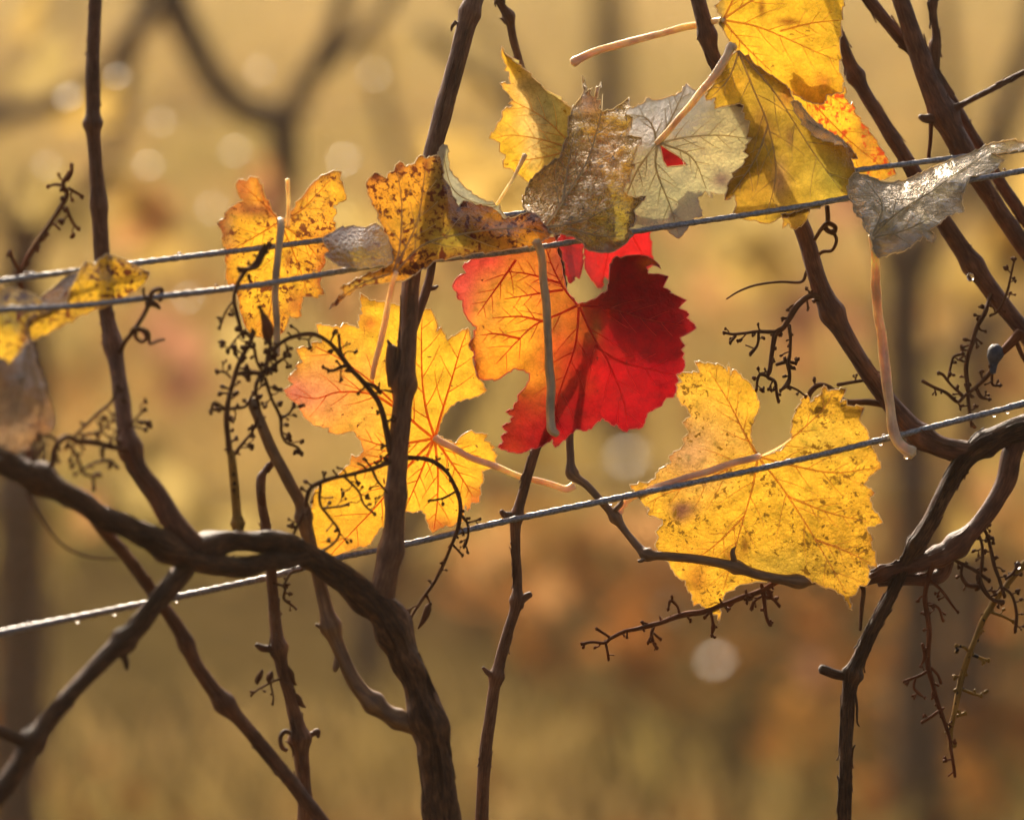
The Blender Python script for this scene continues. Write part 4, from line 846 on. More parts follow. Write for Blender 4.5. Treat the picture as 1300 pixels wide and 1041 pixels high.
def refine(poly, seg=7.0, jit=0.45, seed=0, serr=0.0):
    """resample the outline; longer runs get small irregular teeth pointing outwards"""
    r = random.Random(seed); out = []
    n = len(poly)
    pa = np.array(poly, float)
    area = 0.5 * np.sum(pa[:, 0] * np.roll(pa[:, 1], -1) - np.roll(pa[:, 0], -1) * pa[:, 1])
    sg = -1.0 if area > 0 else 1.0
    for i in range(n):
        a = np.array(poly[i], float); b = np.array(poly[(i + 1) % n], float)
        L = np.hypot(*(b - a)); nv = np.array([-(b - a)[1], (b - a)[0]]) / (L + 1e-6) * sg
        out.append((float(a[0]), float(a[1])))
        if serr and L > 8.0 and r.random() < .8:
            k = r.uniform(.45, .62); h = L * serr * r.uniform(.5, 1.3)
            for t_, o_ in ((k * .55, h * .42), (k, h), (k + .1, -h * .15)):
                p = a + (b - a) * t_ + nv * o_; out.append((float(p[0]), float(p[1])))
        else:
            m = max(1, int(L / seg))
            for j in range(1, m):
                p = a + (b - a) * j / m + nv * r.uniform(-jit, jit); out.append((float(p[0]), float(p[1])))
    return out
def tips(poly):
    """sharp outward corners of an outline"""
    pa = np.array(poly, float); res = []
    area = 0.5 * np.sum(pa[:, 0] * np.roll(pa[:, 1], -1) - np.roll(pa[:, 0], -1) * pa[:, 1])
    for i in range(len(pa)):
        u = pa[i] - pa[i - 1]; v = pa[(i + 1) % len(pa)] - pa[i]
        cr = (u[0] * v[1] - u[1] * v[0]) * (1 if area > 0 else -1)
        an = math.atan2(cr, u @ v)
        if an > 1.15: res.append((pa[i], min(1.0, (an - .7) / 1.2)))
    return res

LSEED = [0]
def sheet(mb, outline, ctrl, col, blobs=(), edge=None, pucker=2.2, curl=3.0, spacing=4.5, holes=(), mi=0, rim_mi=None, rim=0.75, pscale=26.0, seed=None, serr=.13, tip=(.34, .09, .02), tipw=.85):
    """one blade surface; blobs are fields of pigment or of painted light and shade (x, y, rx, ry, colour, weight); edge = (colour, width, weight)"""
    LSEED[0] += 1
    seed = seed if seed is not None else LSEED[0]
    poly = refine(outline, 5.5, .8, seed, serr)
    sf = Surf(ctrl, pucker, curl, poly, seed, pscale)
    pa = np.array(poly)
    x0, y0 = pa.min(0); x1, y1 = pa.max(0)
    gx = []
    row = 0; y = y0
    rr = np.random.default_rng(seed)
    while y < y1:
        xs = np.arange(x0 + (row % 2) * spacing * .5, x1, spacing)
        for x in xs: gx.append((x + rr.uniform(-.22, .22) * spacing, y + rr.uniform(-.22, .22) * spacing))
        y += spacing * .866; row += 1
    gx = np.array(gx); ok = inside(poly, gx); gx = gx[ok]
    gx = gx[edge_dist(poly, gx) > spacing * .45]
    hp = []
    for h in holes:
        h = refine(h, 5, .3, seed); hp.append(h)
        gx = gx[~inside(h, gx)]; gx = gx[edge_dist(h, gx) > spacing * .4]
    n = len(poly)
    V = [Vector(p) for p in poly]; E = []
    for h in hp:
        b = len(V); V += [Vector(p) for p in h]; E += [(b + i, b + (i + 1) % len(h)) for i in range(len(h))]
    V += [Vector((float(a), float(b))) for a, b in gx]
    vo, eo, fo, *_ = delaunay_2d_cdt(V, E, [list(range(n))], 1, 1e-4)
    pts = np.array([(v[0], v[1]) for v in vo])
    fo = [tuple(f) for f in fo]
    cen = np.array([pts[list(f)].mean(0) for f in fo])
    keep = inside(poly, cen)
    for h in hp: keep &= ~inside(h, cen)
    fo = [f for f, k_ in zip(fo, keep) if k_]
    z = sf(pts)
    verts = [P(p[0], p[1], d) for p, d in zip(pts, z)]
    c = np.tile(np.array(col, float), (len(pts), 1))
    for (bx, by, rx, ry, bc, wt) in blobs:
        nz = np.array([mnoise.noise(Vector((p[0] / 30., p[1] / 30., seed + bx * .01))) for p in pts])
        t = np.exp(-(((pts[:, 0] - bx) / rx) ** 2 + ((pts[:, 1] - by) / ry) ** 2) * (1 + .7 * nz)) * wt
        t = np.clip(t, 0, 1)[:, None]; c = c * (1 - t) + np.array(bc) * t
    if edge:
        ec, ew, wt = edge
        e = edge_dist(poly, pts)
        nz = np.array([mnoise.noise(Vector((p[0] / 22., p[1] / 22., seed * 1.9))) for p in pts])
        t = np.clip(np.exp(-e / ew) * wt * (.75 + 1.3 * nz), 0, 1)[:, None]; c = c * (1 - t) + np.array(ec) * t
    if tipw:
        rt = random.Random(seed)
        for (p_, s_) in tips(outline):
            w_ = rt.uniform(.2, 1.0) * s_ * tipw; rr_ = rt.uniform(3.5, 7.5)
            t = np.clip(np.exp(-(((pts - p_) ** 2).sum(1)) / rr_ ** 2) * 1.4 * w_, 0, 1)[:, None]; c = c * (1 - t) + np.array(tip) * t
    c4 = np.hstack([c, np.ones((len(c), 1))])
    mb.add(verts, fo, [(p[0] / 100, -p[1] / 100) for p in pts], mi, [tuple(r) for r in c4])
    if rim_mi is not None:
        for loop in [poly] + hp:
            pl = np.array(loop + loop[:1]); zz = sf(pl)
            pos = [P(a[0], a[1], d) for a, d in zip(pl, zz)]
            rad = [rim * S * (1 + .5 * mnoise.noise(Vector((i * .37, seed, 0)))) for i in range(len(pos))]
            sweep(mb, pos, rad, 5, rim_mi)
    return sf, poly

def veins(sf, poly, mains, mat, parent, r=1.5, off=-1.0, sec=True, seed=0, tip=0.4, off2=None):
    rd = random.Random(seed + 5)
    mb = MB()
    for mline in mains:
        q = catmull([(p[0], p[1]) for p in mline], 4.0)
        ins = inside(poly, q)
        q = q[: (len(q) if ins.all() else max(2, int(np.argmin(ins)) if not ins[0] is False and np.argmin(ins) > 1 else len(q)))]
        z = sf(q) + off
        n = len(q)
        rad = [(r * (1 - i / n) + tip * i / n) * S for i in range(n)]
        ribbon(mb, [P(a[0], a[1], d) for a, d in zip(q, z)], rad)
        if not sec: continue
        Lt = n * 4.0; side = rd.choice((-1, 1)); i = int(n * .16) + 1
        while i < n - 3:
            t = q[min(i + 2, n - 1)] - q[max(i - 2, 0)]; t /= (np.hypot(*t) + 1e-6)
            an = math.atan2(t[1], t[0]) + side * rd.uniform(.65, .95)
            ln = Lt * rd.uniform(.28, .42) * (1 - .55 * i / n)
            pp = [q[i]]; a_ = an
            for s_ in range(max(3, int(ln / 4))):
                a_ -= side * rd.uniform(.0, .05)
                nx = pp[-1] + np.array([math.cos(a_), math.sin(a_)]) * 4
                if not inside(poly, nx[None])[0]: break
                pp.append(nx)
            if len(pp) > 2:
                pp = np.array(pp); zz = sf(pp) + off * 1.1; m = len(pp)
                r0 = max(.42, r * .5 * (1 - .5 * i / n))
                ribbon(mb, [P(a[0], a[1], d) for a, d in zip(pp, zz)], [(r0 * (1 - j / m) + .22 * j / m) * S for j in range(m)], 5)
            side = -side; i += max(2, int(n * rd.uniform(.09, .14)))
    return mb.build('veins', mat, parent)

def petiole(pts, mat, parent, d=0, nodes=(), seed=0):
    pts = [(p[0], p[1], p[2] * .86) + tuple(p[3:]) for p in pts]
    mb = MB(); tube(mb, pts, d, sides=12, jitter=.16, wob=2.0, nodes=nodes, seed=seed, step=4); return mb.build('petiole', mat, parent)

def leaf_thing(label, c, group=None):
    return thing('vine_leaf', label, 'leaf', P(*c), group)

GOLD = (.86, .50, .03); AMBER = (.86, .42, .03); OLIVE = (.40, .33, .05); RUST = (.42, .10, .015); BROWN = (.16, .05, .012)
ML = dict(
    yl=mat_leaf('leaf_gold_pink', .66, tmul=(.80, .72, .8), speck=.55, wet=.10, seed=1),
    yr=mat_leaf('leaf_gold', .64, tmul=(.76, .68, .8), mott=.95, speck=.95, wet=.12, seed=2, speck_col=(.22, .12, .01), bump=.4),
    red=mat_leaf('leaf_red', .62, tmul=(.88, .84, .9), mott=.9, speck=.25, wet=.10, seed=3, speck_col=(.10, .01, .005)),
    top=mat_leaf('leaf_top_gold', .64, tmul=(.80, .72, .8), speck=.55, wet=.10, seed=4, speck_col=(.30, .16, .01)),
    spot=mat_leaf('leaf_spotted', .60, speck=1.35, mott=.8, tmul=(.88, .80, .85), wet=.18, rough=.3, seed=5, speck_col=(.12, .03, .008)),
    grey=mat_leaf('leaf_grey_underside', .52, speck=.15, dmul=.7, under=(.74, .70, .50), under_f=.8, wet=.2, rough=.4, seed=6, bump=.35),
    crum=mat_leaf('leaf_crumpled', .58, speck=.7, dmul=.7, under=(.60, .42, .16), under_f=.35, wet=.5, rough=.17, seed=7, bump=1.0, crinkle=.9, bdist=.0045, glint=(1, .90, .74), speck_col=(.06, .03, .03)),
    silver=mat_leaf('leaf_silver', .45, speck=.3, dmul=.6, under=(.90, .78, .46), under_f=.65, wet=1.05, rough=.17, seed=8, bump=.8, crinkle=.25, bdist=.0045, glint=(1, .92, .76)),
    dry=mat_leaf('leaf_dry', .40, speck=.9, dmul=.6, under=(.30, .20, .11), under_f=.4, wet=.3, rough=.3, seed=9, bump=.6),
)

# --- big yellow leaf, its stalk on the twig node beside the lower wire
YL = [(555, 553), (566, 558), (578.5, 563), (582, 557), (586, 553), (592, 549), (598.5, 546), (604, 550), (619, 551), (615, 559), (629, 567.7), (624.6, 571), (631.5, 577.7), (628.5, 584), (631.5, 593), (622, 595), (612, 599), (614.6, 608.5), (610, 617.7), (609, 637.7), (598.5, 638.5), (594, 650), (591, 641), (589, 652), (587.7, 662), (579, 664), (572, 670), (566, 667), (557, 672), (549, 677), (541.5, 662), (540, 653), (534, 647.7), (524.6, 651), (517, 649), (506, 652), (499, 655), (492, 664), (481.5, 672), (474, 684), (466, 694), (456, 694), (446, 698), (437, 701.5), (427, 706), (418.5, 711), (414, 701.5), (403, 700), (397, 690), (390, 676), (392, 662), (395, 651), (396, 640), (397, 629), (404.6, 617), (416, 611), (427, 606), (436, 595), (444, 589), (446, 577), (452, 580), (456, 578.5), (461, 572), (459, 566), (457.7, 560), (448.5, 547.7), (441, 549), (428.5, 552), (421, 550), (416, 548.5), (417.7, 543), (401, 541), (393, 536), (387, 531), (383, 524), (377, 513), (369, 508), (359, 495.4), (365, 492), (372, 487.7), (364.6, 481.5), (371, 474), (377.7, 467.7), (374.6, 465), (384, 459), (379, 451), (375.4, 443), (396, 440), (394.6, 435), (409, 434.6), (404.6, 424.6), (401, 411.5), (412, 413), (424, 415), (427, 413), (432, 416), (436, 410), (446, 413), (456, 417), (455.4, 400), (460, 398.5), (458, 386), (457, 371.5), (464, 376), (470, 381.5), (481, 383), (493, 385), (507, 387.7), (521, 392), (532, 399), (537, 394), (546, 392), (551, 400), (555, 410), (554.6, 421), (560, 414.6), (563, 422), (567.7, 432), (580, 424), (594, 416), (597.7, 427), (595, 441), (601.5, 447), (600, 456), (606, 478), (618.5, 495.4), (611, 501), (600, 505.4), (590, 507), (580, 510), (571, 517.7), (563, 528.5), (558, 540)]
def attached_leaf(root, label, mats, build):
    mb = MB(); r = build(mb)
    o = mb.build('leaf', mats, root); o['label'] = label
    return o, r
o, (sf, poly) = attached_leaf(VR, 'big translucent yellow leaf with a pink lobe, stalk on the twig node', [ML['yl'], M['rim']], lambda mb: sheet(mb, YL,
    [(551, 555, 24), (457, 372, 40), (600, 420, 34), (360, 495, 8), (420, 705, 22), (549, 677, 34), (630, 570, 26), (480, 480, 34), (450, 650, 30), (440, 540, 22), (510, 420, 34), (600, 500, 30)],
    GOLD, [(410, 505, 62, 52, (.80, .34, .10), .85), (372, 498, 26, 26, (.62, .16, .13), .75), (540, 470, 60, 80, (.90, .58, .03), .6), (565, 590, 60, 50, (.90, .56, .03), .5), (470, 560, 40, 50, (.82, .46, .05), .6), (437, 690, 30, 25, (.70, .28, .03), .5), (470, 411, 10, 10, (.5, .12, .02), .8), (555, 668, 26, 12, (.45, .12, .02), .9), (603, 635, 14, 16, (.40, .10, .02), .9), (455, 580, 14, 14, (.35, .09, .02), .8)],
    ((.62, .20, .03), 3.2, .55), 2.4, 4.0, 3.8, rim_mi=1))
veins(sf, poly, [[(552, 556), (541, 520), (536, 480), (535, 430), (536, 402)], [(552, 556), (562, 520), (574, 480), (584, 445), (593, 420)], [(550, 556), (530, 540), (500, 512), (468, 482), (430, 455), (400, 440)], [(550, 557), (520, 562), (490, 566), (455, 556)], [(500, 516), (470, 500), (430, 498), (400, 506), (368, 500)], [(551, 558), (520, 590), (480, 640), (450, 672), (420, 704)], [(552, 558), (556, 600), (555, 640), (551, 672)], [(551, 558), (530, 610), (515, 645)], [(552, 556), (580, 572), (610, 580)], [(552, 557), (585, 605), (600, 630)], [(520, 565), (480, 585), (450, 600)]], M['vein_red'], o, 1.9, seed=1)
petiole([(551, 556, 5, 22), (562, 562, 5.2, 17), (600, 581, 4.8, 16), (640, 596, 4.6, 19), (665, 605, 4.6, 20), (700, 615, 4.6, 14), (718, 621, 5, 11), (728, 617, 6, 10)], M['petiolepink'], o)

# --- big yellow leaf behind the lower wire
YR = [(961.5, 575), (955, 563), (953, 552), (954.6, 541.5), (958.5, 529), (964.6, 517), (961.5, 504.6), (954, 487.7), (949, 483), (943, 480), (935, 470), (931, 469), (927, 477), (925, 460), (923, 472), (918.5, 465), (904.6, 461.5), (893, 461), (881.5, 458.5), (885, 466), (887.7, 473), (874, 473), (858.5, 475.4), (866, 484.6), (857, 487.7), (860, 492), (857.7, 498.5), (861.5, 507.7), (872, 518.5), (877, 528.5), (866, 536), (874.6, 549), (866, 557), (868.5, 563), (863, 570.8), (849, 579), (852, 588), (842, 593), (832, 601), (832, 607), (822, 613), (799, 615.4), (807, 625), (812, 634), (815, 638.5), (825, 646), (821, 653), (832, 656), (841, 660), (841, 666), (832, 675), (836, 681.5), (831.5, 690.8), (834.6, 698.5), (842, 708), (849, 714), (856, 727.7), (861.5, 734), (870, 737), (872, 747.7), (878.5, 755), (880, 769), (887.7, 766), (895, 772), (906, 780), (911, 780), (913, 791), (914.6, 764.6), (921.5, 752), (940, 742), (960, 738), (985, 735), (1000, 731), (1010.8, 730.8), (1026, 734), (1040, 743), (1060, 749), (1071, 757), (1076, 767), (1081.5, 775), (1078.5, 758.5), (1086, 755), (1091, 743), (1100, 744.6), (1104, 726), (1102, 717), (1113, 720), (1112, 711), (1106, 687.7), (1109, 686), (1101, 672), (1101.5, 669), (1121.5, 664), (1107.7, 644.6), (1104.6, 631.5), (1111.5, 626), (1097, 614.6), (1104.6, 604), (1119, 595), (1114, 581), (1109, 570), (1101.5, 562), (1103, 550), (1100, 544), (1094, 537.7), (1091, 533), (1094, 526), (1097.7, 517.7), (1075.4, 514.6), (1075, 507), (1066, 511), (1074.6, 494), (1060, 494.6), (1051, 496), (1046, 489), (1041.5, 501), (1029, 511), (1025, 500), (1014, 514.6), (1007.7, 527), (1005, 542), (1004.6, 556), (991, 572), (978, 576), (966, 578.5)]
o, (sf, poly) = attached_leaf(VR, 'big speckled yellow leaf with a notched top behind the lower wire', [ML['yr'], M['rim']], lambda mb: sheet(mb, YR,
    [(962, 580, 14), (880, 462, 10), (860, 540, 16), (800, 617, -2), (835, 690, -2), (912, 788, -4), (1080, 770, -26), (1100, 735, -20), (1040, 738, -20), (1120, 660, 0), (1115, 590, 8), (1060, 495, 14), (960, 520, 20), (1010, 540, 16), (940, 650, 10), (1030, 650, 14), (900, 600, 12)],
    GOLD, [(870, 570, 55, 45, (.62, .38, .16), .75), (900, 500, 40, 40, (.82, .54, .05), .4), (1000, 650, 80, 70, (.90, .56, .03), .5), (1040, 560, 50, 30, (.62, .50, .06), .5), (1000, 720, 60, 22, (.50, .42, .05), .55), (866, 645, 16, 9, (.20, .08, .06), .85), (862, 655, 8, 10, (.18, .07, .05), .8), (886, 735, 10, 14, (.25, .07, .01), .95), (928, 705, 11, 10, (.22, .07, .01), .9), (875, 720, 30, 30, (.80, .40, .03), .6), (868, 540, 10, 12, (.25, .14, .05), .8), (1080, 740, 30, 30, (.85, .50, .04), .5), (946, 692, 4, 10, (.2, .06, .01), .8)],  # dull field on the left lobe paints the shade of the red leaf
    ((.60, .30, .04), 3.0, .45), 2.6, 4.0, 3.8, rim_mi=1))
veins(sf, poly, [[(962, 581), (955, 620), (942, 665), (928, 715), (918, 750)], [(963, 581), (990, 615), (1020, 660), (1050, 710), (1074, 752)], [(964, 580), (1010, 592), (1060, 600), (1112, 594)], [(961, 578), (945, 550), (925, 510), (900, 470)], [(960, 580), (930, 592), (890, 612), (850, 625), (820, 640)], [(964, 580), (1000, 560), (1040, 525), (1058, 500)], [(945, 655), (910, 690), (875, 715)], [(1000, 630), (1050, 650), (1100, 662)], [(1035, 685), (1075, 700), (1105, 715)]], M['vein_yel'], o, 1.6, seed=2)
petiole([(963, 579, 5, 12), (950, 583, 5.2, 4), (900, 598, 5, 0), (850, 613, 4.8, 0), (815, 624, 4.8, 4), (797, 634, 5, 8), (786, 650, 5.4, 8), (781, 656, 6, 8)], M['petiolepink'], o)

# --- the red leaf
RED = [(733.8, 386), (745, 384), (757, 378.5), (771, 369), (773, 357), (774, 341.5), (778, 329), (783, 325), (788, 328), (794, 325), (806, 324), (818, 324.6), (827, 328), (833, 333), (839, 341), (834, 338), (827, 336), (820, 339), (823, 348), (836, 348), (848.5, 351), (845, 358), (842, 365), (852, 370), (850, 372), (860, 376), (871.5, 381.5), (866, 386), (861.5, 391.5), (868.5, 394), (875.5, 399), (871.5, 404), (878, 409), (884, 416), (874, 423), (863, 428.5), (865.4, 434), (870, 439), (864.6, 444), (869, 449), (866, 454), (870, 463), (867, 471), (858, 475.4), (861.5, 484), (857, 488), (859, 492), (855, 504.6), (846, 505), (840, 515.4), (832, 518.5), (822, 524.6), (819, 533), (816, 542), (806, 544), (798.5, 544.6), (796, 548.5), (791.5, 547), (782, 538.5), (780, 541.5), (772, 535), (764.6, 530.8), (756, 537.7), (744.6, 547), (735.4, 545.4), (731.5, 544.6), (721.5, 553), (713, 561), (705, 568.5), (701.5, 557), (691, 564.6), (683, 568.5), (674, 569), (662, 575.4), (651, 574), (641, 571), (632, 567.7), (639, 560.8), (636, 554), (644.6, 548.5), (637, 541.5), (649, 535.4), (647.7, 532), (652, 528.5), (642, 523), (652, 519), (652, 514.6), (657.7, 508.5), (657, 502), (663, 496), (667.7, 490.8), (672, 482), (672, 474), (664, 470), (652, 468), (642, 475), (634, 481), (620, 482), (608, 481), (604, 470), (603, 460), (602, 447), (595, 438), (602, 428), (604.6, 415), (597, 409), (591, 400), (587, 388), (587.7, 381.5), (581.5, 380), (580, 371), (574, 364), (577, 357), (585, 349), (592, 347), (587, 338.5), (597, 331), (612, 318), (640, 306), (675, 298), (704, 302), (708, 323), (712, 334), (714, 341.5), (717.7, 363), (723, 375)]
R1 = (.30, .004, .008); R2 = (.52, .008, .010)  # base red darkened for the shaded upper half, the other brighter where sunlit
t = leaf_thing('crimson leaf with an orange left half, hanging just under the upper wires', (735, 388, 0))
mb = MB()
sf, poly = sheet(mb, RED, [(734, 387, 2), (774, 335, 14), (836, 340, 22), (880, 412, 12), (860, 500, 4), (795, 545, -4), (705, 566, -10), (634, 566, -6), (575, 364, 10), (600, 440, 10), (640, 310, 16), (700, 305, 12), (655, 470, 6), (790, 430, 4), (720, 470, -4), (650, 390, 4)],
    R1, [(654, 405, 58, 85, (.90, .46, .03), .97), (640, 455, 36, 36, (.88, .36, .02), .85), (690, 355, 22, 55, (.74, .20, .03), .8), (592, 366, 27, 50, (.66, .08, .06), .95), (612, 330, 36, 22, (.64, .05, .04), .9), (618, 395, 16, 40, (.50, .20, .03), .6), (705, 430, 18, 30, (.70, .10, .02), .6), (770, 480, 50, 45, R2, .8), (690, 535, 40, 40, (.34, .004, .010), .8), (612, 410, 16, 40, (.70, .34, .03), .5), (705, 335, 12, 28, (.42, .06, .04), .6), (825, 335, 12, 8, (.75, .25, .03), .8), (790, 495, 14, 18, (.30, .01, .01), .5), (757, 415, 6, 16, (.22, .10, .02), .6), (705, 412, 9, 16, (.25, .10, .02), .7)],  # fields also paint an olive shadow and the sunlit red
    ((.45, .02, .015), 3.0, .35), 2.2, 4.5, 3.6, rim_mi=1, tip=(.16, .006, .008))
mb.build('blade', [ML['red'], M['rim_red']], t)
o = veins(sf, poly, [[(733, 388), (712, 398), (680, 412), (655, 435), (630, 462)], [(736, 390), (752, 425), (775, 465), (792, 510), (796, 540)], [(736, 388), (775, 392), (820, 405), (878, 415)], [(735, 390), (730, 440), (710, 500), (700, 550)], [(733, 387), (715, 365), (700, 335), (690, 305)], [(755, 440), (790, 460), (830, 470), (860, 478)], [(690, 408), (660, 402), (625, 404)], [(660, 430), (630, 424), (610, 426)], [(712, 360), (670, 348), (640, 345)], [(715, 368), (670, 375), (640, 380)], [(655, 330), (640, 352), (620, 380), (606, 400)]], M['vein_dark'], t, 1.7, seed=3)

# --- second red leaf, tucked behind
t = leaf_thing('pure red leaf mostly hidden behind the crimson and orange one', (770, 330, 60))
mb = MB()
sf, poly = sheet(mb, [(700, 262), (712, 300), (706, 306), (714, 320), (718, 340), (721.5, 358.5), (724.6, 360), (731, 351), (735.4, 354), (739, 340), (740, 311), (742, 318), (742, 337), (745, 346), (749, 352), (755, 360), (763, 367.7), (766, 354), (768.5, 351), (773, 356), (790, 358), (810, 352), (820, 345), (829, 337), (827, 318), (824.6, 297), (838, 280), (856, 262), (868, 235), (880, 200), (866, 180), (840, 172), (815, 190), (800, 215), (770, 225), (740, 228), (715, 240)],
    [(765, 366, 140), (722, 358, 84), (826, 320, 150), (870, 200, 100), (710, 250, 80), (780, 260, 124), (770, 310, 138)], (.50, .014, .014), [(770, 330, 50, 30, (.60, .02, .016), .7), (852, 195, 34, 34, (.16, .005, .005), 1.0)], ((.40, .02, .02), 3, .4), 2.0, 4, 4.5, rim_mi=1, tip=(.2, .006, .008))  # dark red painted in to dim the sunlit part behind the hole
mb.build('blade', [ML['red'], M['rim_red']], t)
veins(sf, poly, [[(800, 250), (800, 290), (816, 322), (826, 334)], [(795, 250), (778, 300), (764, 360)], [(790, 250), (750, 300), (734, 348)]], M['vein_dark'], t, 1.3, sec=False, seed=4)

# --- tall golden leaf at the top, stalk lying across
t = leaf_thing('tall golden leaf catching sunlight at the top, stalk laid out behind a cane', (980, 60, 10))
mb = MB()
T1 = [(912, -92), (940, -110), (968, -96), (990, -118), (1020, -100), (1052, -104), (1066, -70), (1085, -52), (1072, -24), (1071, 0), (1069, 16), (1067.7, 31), (1066, 60), (1066, 92), (1071, 98.5), (1070, 110), (1071, 117), (1060, 119), (1049, 121.5), (1046, 132), (1036, 132), (1024.6, 129), (1015, 123), (1003, 116), (985, 106), (962, 92), (944, 78), (932, 60), (923, 48), (917, 36), (912, 30), (916, 20), (907, 8), (916, 0), (918, -12), (906, -30), (912, -50), (902, -70)]
sf, poly = sheet(mb, T1, [(920, 30, 14), (912, -80, 30), (1060, -90, 24), (1068, 40, 4), (1048, 128, -2), (980, 100, 18), (1000, 20, 14), (940, 60, 16), (924, 5, 20)],
    (.88, .55, .03), [(1000, 60, 60, 60, (.92, .58, .03), .5), (914, 20, 7, 30, (.34, .26, .08), .8), (1000, 28, 16, 5, (.25, .07, .01), .9), (967, 12, 4, 14, (.22, .06, .01), .9), (1066, 30, 8, 30, (.62, .48, .05), .4), (1046, 104, 10, 8, (.55, .15, .03), .6)], ((.70, .34, .04), 3, .3), 2.2, 3.5, 4.0, rim_mi=1)
mb.build('blade', [ML['top'], M['rim']], t)
veins(sf, poly, [[(919, 26), (960, 34), (1000, 50), (1040, 68), (1066, 78)], [(919, 24), (950, 4), (990, -20), (1040, -50)], [(919, 24), (940, -20), (960, -70)], [(990, 40), (1030, 30), (1066, 26)], [(919, 28), (945, 58), (980, 92)]], M['vein_yel'], t, 1.6, seed=5)
petiole([(727, 81, 5.5, 34), (735, 76, 6.2, 33), (762, 64, 5.6, 33), (800, 53, 5.4, 34), (850, 41, 5.2, 70), (890, 31, 5, 74), (912, 26, 4.6, 30), (920, 26, 4, 15)], M['petiole'], t, nodes=[(730, 79, 1.2, 5)])

# --- dull yellow leaf hanging over the front wire
t = leaf_thing('dull olive yellow leaf hanging over the front upper wire below the golden leaf', (990, 190, -20))
mb = MB()
T2 = [(938.5, 64.6), (932, 67.7), (926, 74), (915, 95), (903, 111), (895, 123), (897, 127.7), (908.5, 124.6), (907, 138.5), (922, 135), (938.5, 131.5), (944, 134), (944.6, 152), (952, 154.6), (947.7, 174.6), (955, 176), (944, 193), (951, 197.7), (941.5, 211.5), (926, 230), (923, 243), (920, 254.6), (933, 248.5), (935, 261), (930, 273), (946, 279), (960, 280), (969, 284), (977, 284), (991, 276), (1005, 275), (1012, 268), (1027.7, 266), (1050, 260), (1077, 252), (1082, 235), (1086, 219), (1083, 208), (1080, 201), (1089, 202), (1081.5, 190), (1070, 178), (1054, 170), (1042, 163), (1031, 157), (1024, 151), (1018.5, 143), (1009, 131), (1004, 119), (998.5, 109), (987.7, 102), (972, 92), (957, 81.5)]
sf, poly = sheet(mb, T2, [(935, 66, 8), (897, 125, 2), (945, 190, -16), (922, 252, -26), (970, 283, -34), (1077, 253, -36), (1086, 205, -22), (1020, 148, -6), (988, 102, 4), (1000, 200, -30), (950, 130, -10), (1045, 210, -34)],
    (.62, .44, .04), [(925, 110, 28, 26, (.85, .48, .03), .8), (960, 240, 40, 40, (.60, .34, .03), .7), (1050, 210, 40, 40, (.56, .44, .05), .6), (1060, 228, 20, 20, (.38, .38, .05), .6), (965, 150, 14, 14, (.24, .10, .02), .7), (975, 170, 14, 12, (.24, .12, .02), .6), (990, 230, 9, 26, (.42, .24, .12), .7), (1003, 175, 6, 16, (.2, .08, .05), .7), (998, 122, 10, 14, (.75, .30, .04), .7)], ((.30, .12, .02), 3, .4), 3.0, 6, 4.0, rim_mi=1)
mb2 = mb
sheet(mb, [(992, 272), (1003, 272), (1015, 268), (1028, 264), (1024, 280), (1010, 292), (1000, 284), (994, 290), (995, 280)], [(992, 272, -42), (1028, 266, -42), (1010, 291, -26), (1000, 282, -34)], (.45, .28, .03), [], None, 1, 1, 4, rim_mi=1)
sheet(mb, [(1004, 130), (1012, 128), (1022, 140), (1036, 156), (1050, 166), (1062, 174), (1078, 188), (1068, 184), (1052, 180), (1038, 176), (1026, 164), (1014, 150)], [(1004, 130, -8), (1078, 188, -30), (1036, 158, -6), (1026, 166, -26), (1050, 178, -30)], (.42, .30, .10), [], ((.15, .08, .04), 2, .5), 1.5, 2, 4, mi=2, rim_mi=1)
mb.build('blade', [ML['top'], M['rim'], ML['silver']], t)
veins(sf, poly, [[(938, 66), (955, 110), (975, 160), (985, 220), (972, 278)], [(940, 68), (985, 120), (1030, 190), (1070, 245)], [(938, 67), (925, 100), (905, 122)], [(975, 160), (960, 200), (930, 245)]], M['vein_olive'], t, 1.5, seed=6)

# --- orange spotted leaf behind
t = leaf_thing('yellow leaf with rust red spots peeping out behind the olive yellow leaf', (1080, 180, 30))
mb = MB()
sf, poly = sheet(mb, [(1000, 80), (1020, 96), (1040, 92), (1060, 100), (1074, 112), (1072, 124), (1080, 134), (1082, 130), (1086, 145), (1096, 158), (1108, 172), (1118, 188), (1127, 201), (1134, 212), (1138, 222), (1128, 226), (1117, 230), (1100, 229), (1084, 224), (1060, 214), (1040, 190), (1020, 160), (1006, 130), (1000, 104)],
    [(1000, 90, 30), (1075, 112, 26), (1138, 222, 16), (1060, 212, 20), (1090, 160, 34), (1030, 150, 26)], (.90, .56, .03), [(1112, 195, 30, 30, (.76, .34, .03), .7), (1098, 165, 8, 34, (.42, .18, .05), .6)], ((.62, .24, .05), 4, .6), 2.2, 4, 4.0, rim_mi=1)
mb.build('blade', [mat_leaf('leaf_rust_spots', .64, tmul=(.85, .76, .8), speck=1.2, wet=.12, seed=14, speck_col=(.55, .08, .015)), M['rim']], t)
veins(sf, poly, [[(1004, 100), (1040, 140), (1080, 180), (1130, 220)], [(1010, 104), (1050, 120), (1082, 140)]], M['vein_yel'], t, 1.3, seed=7)

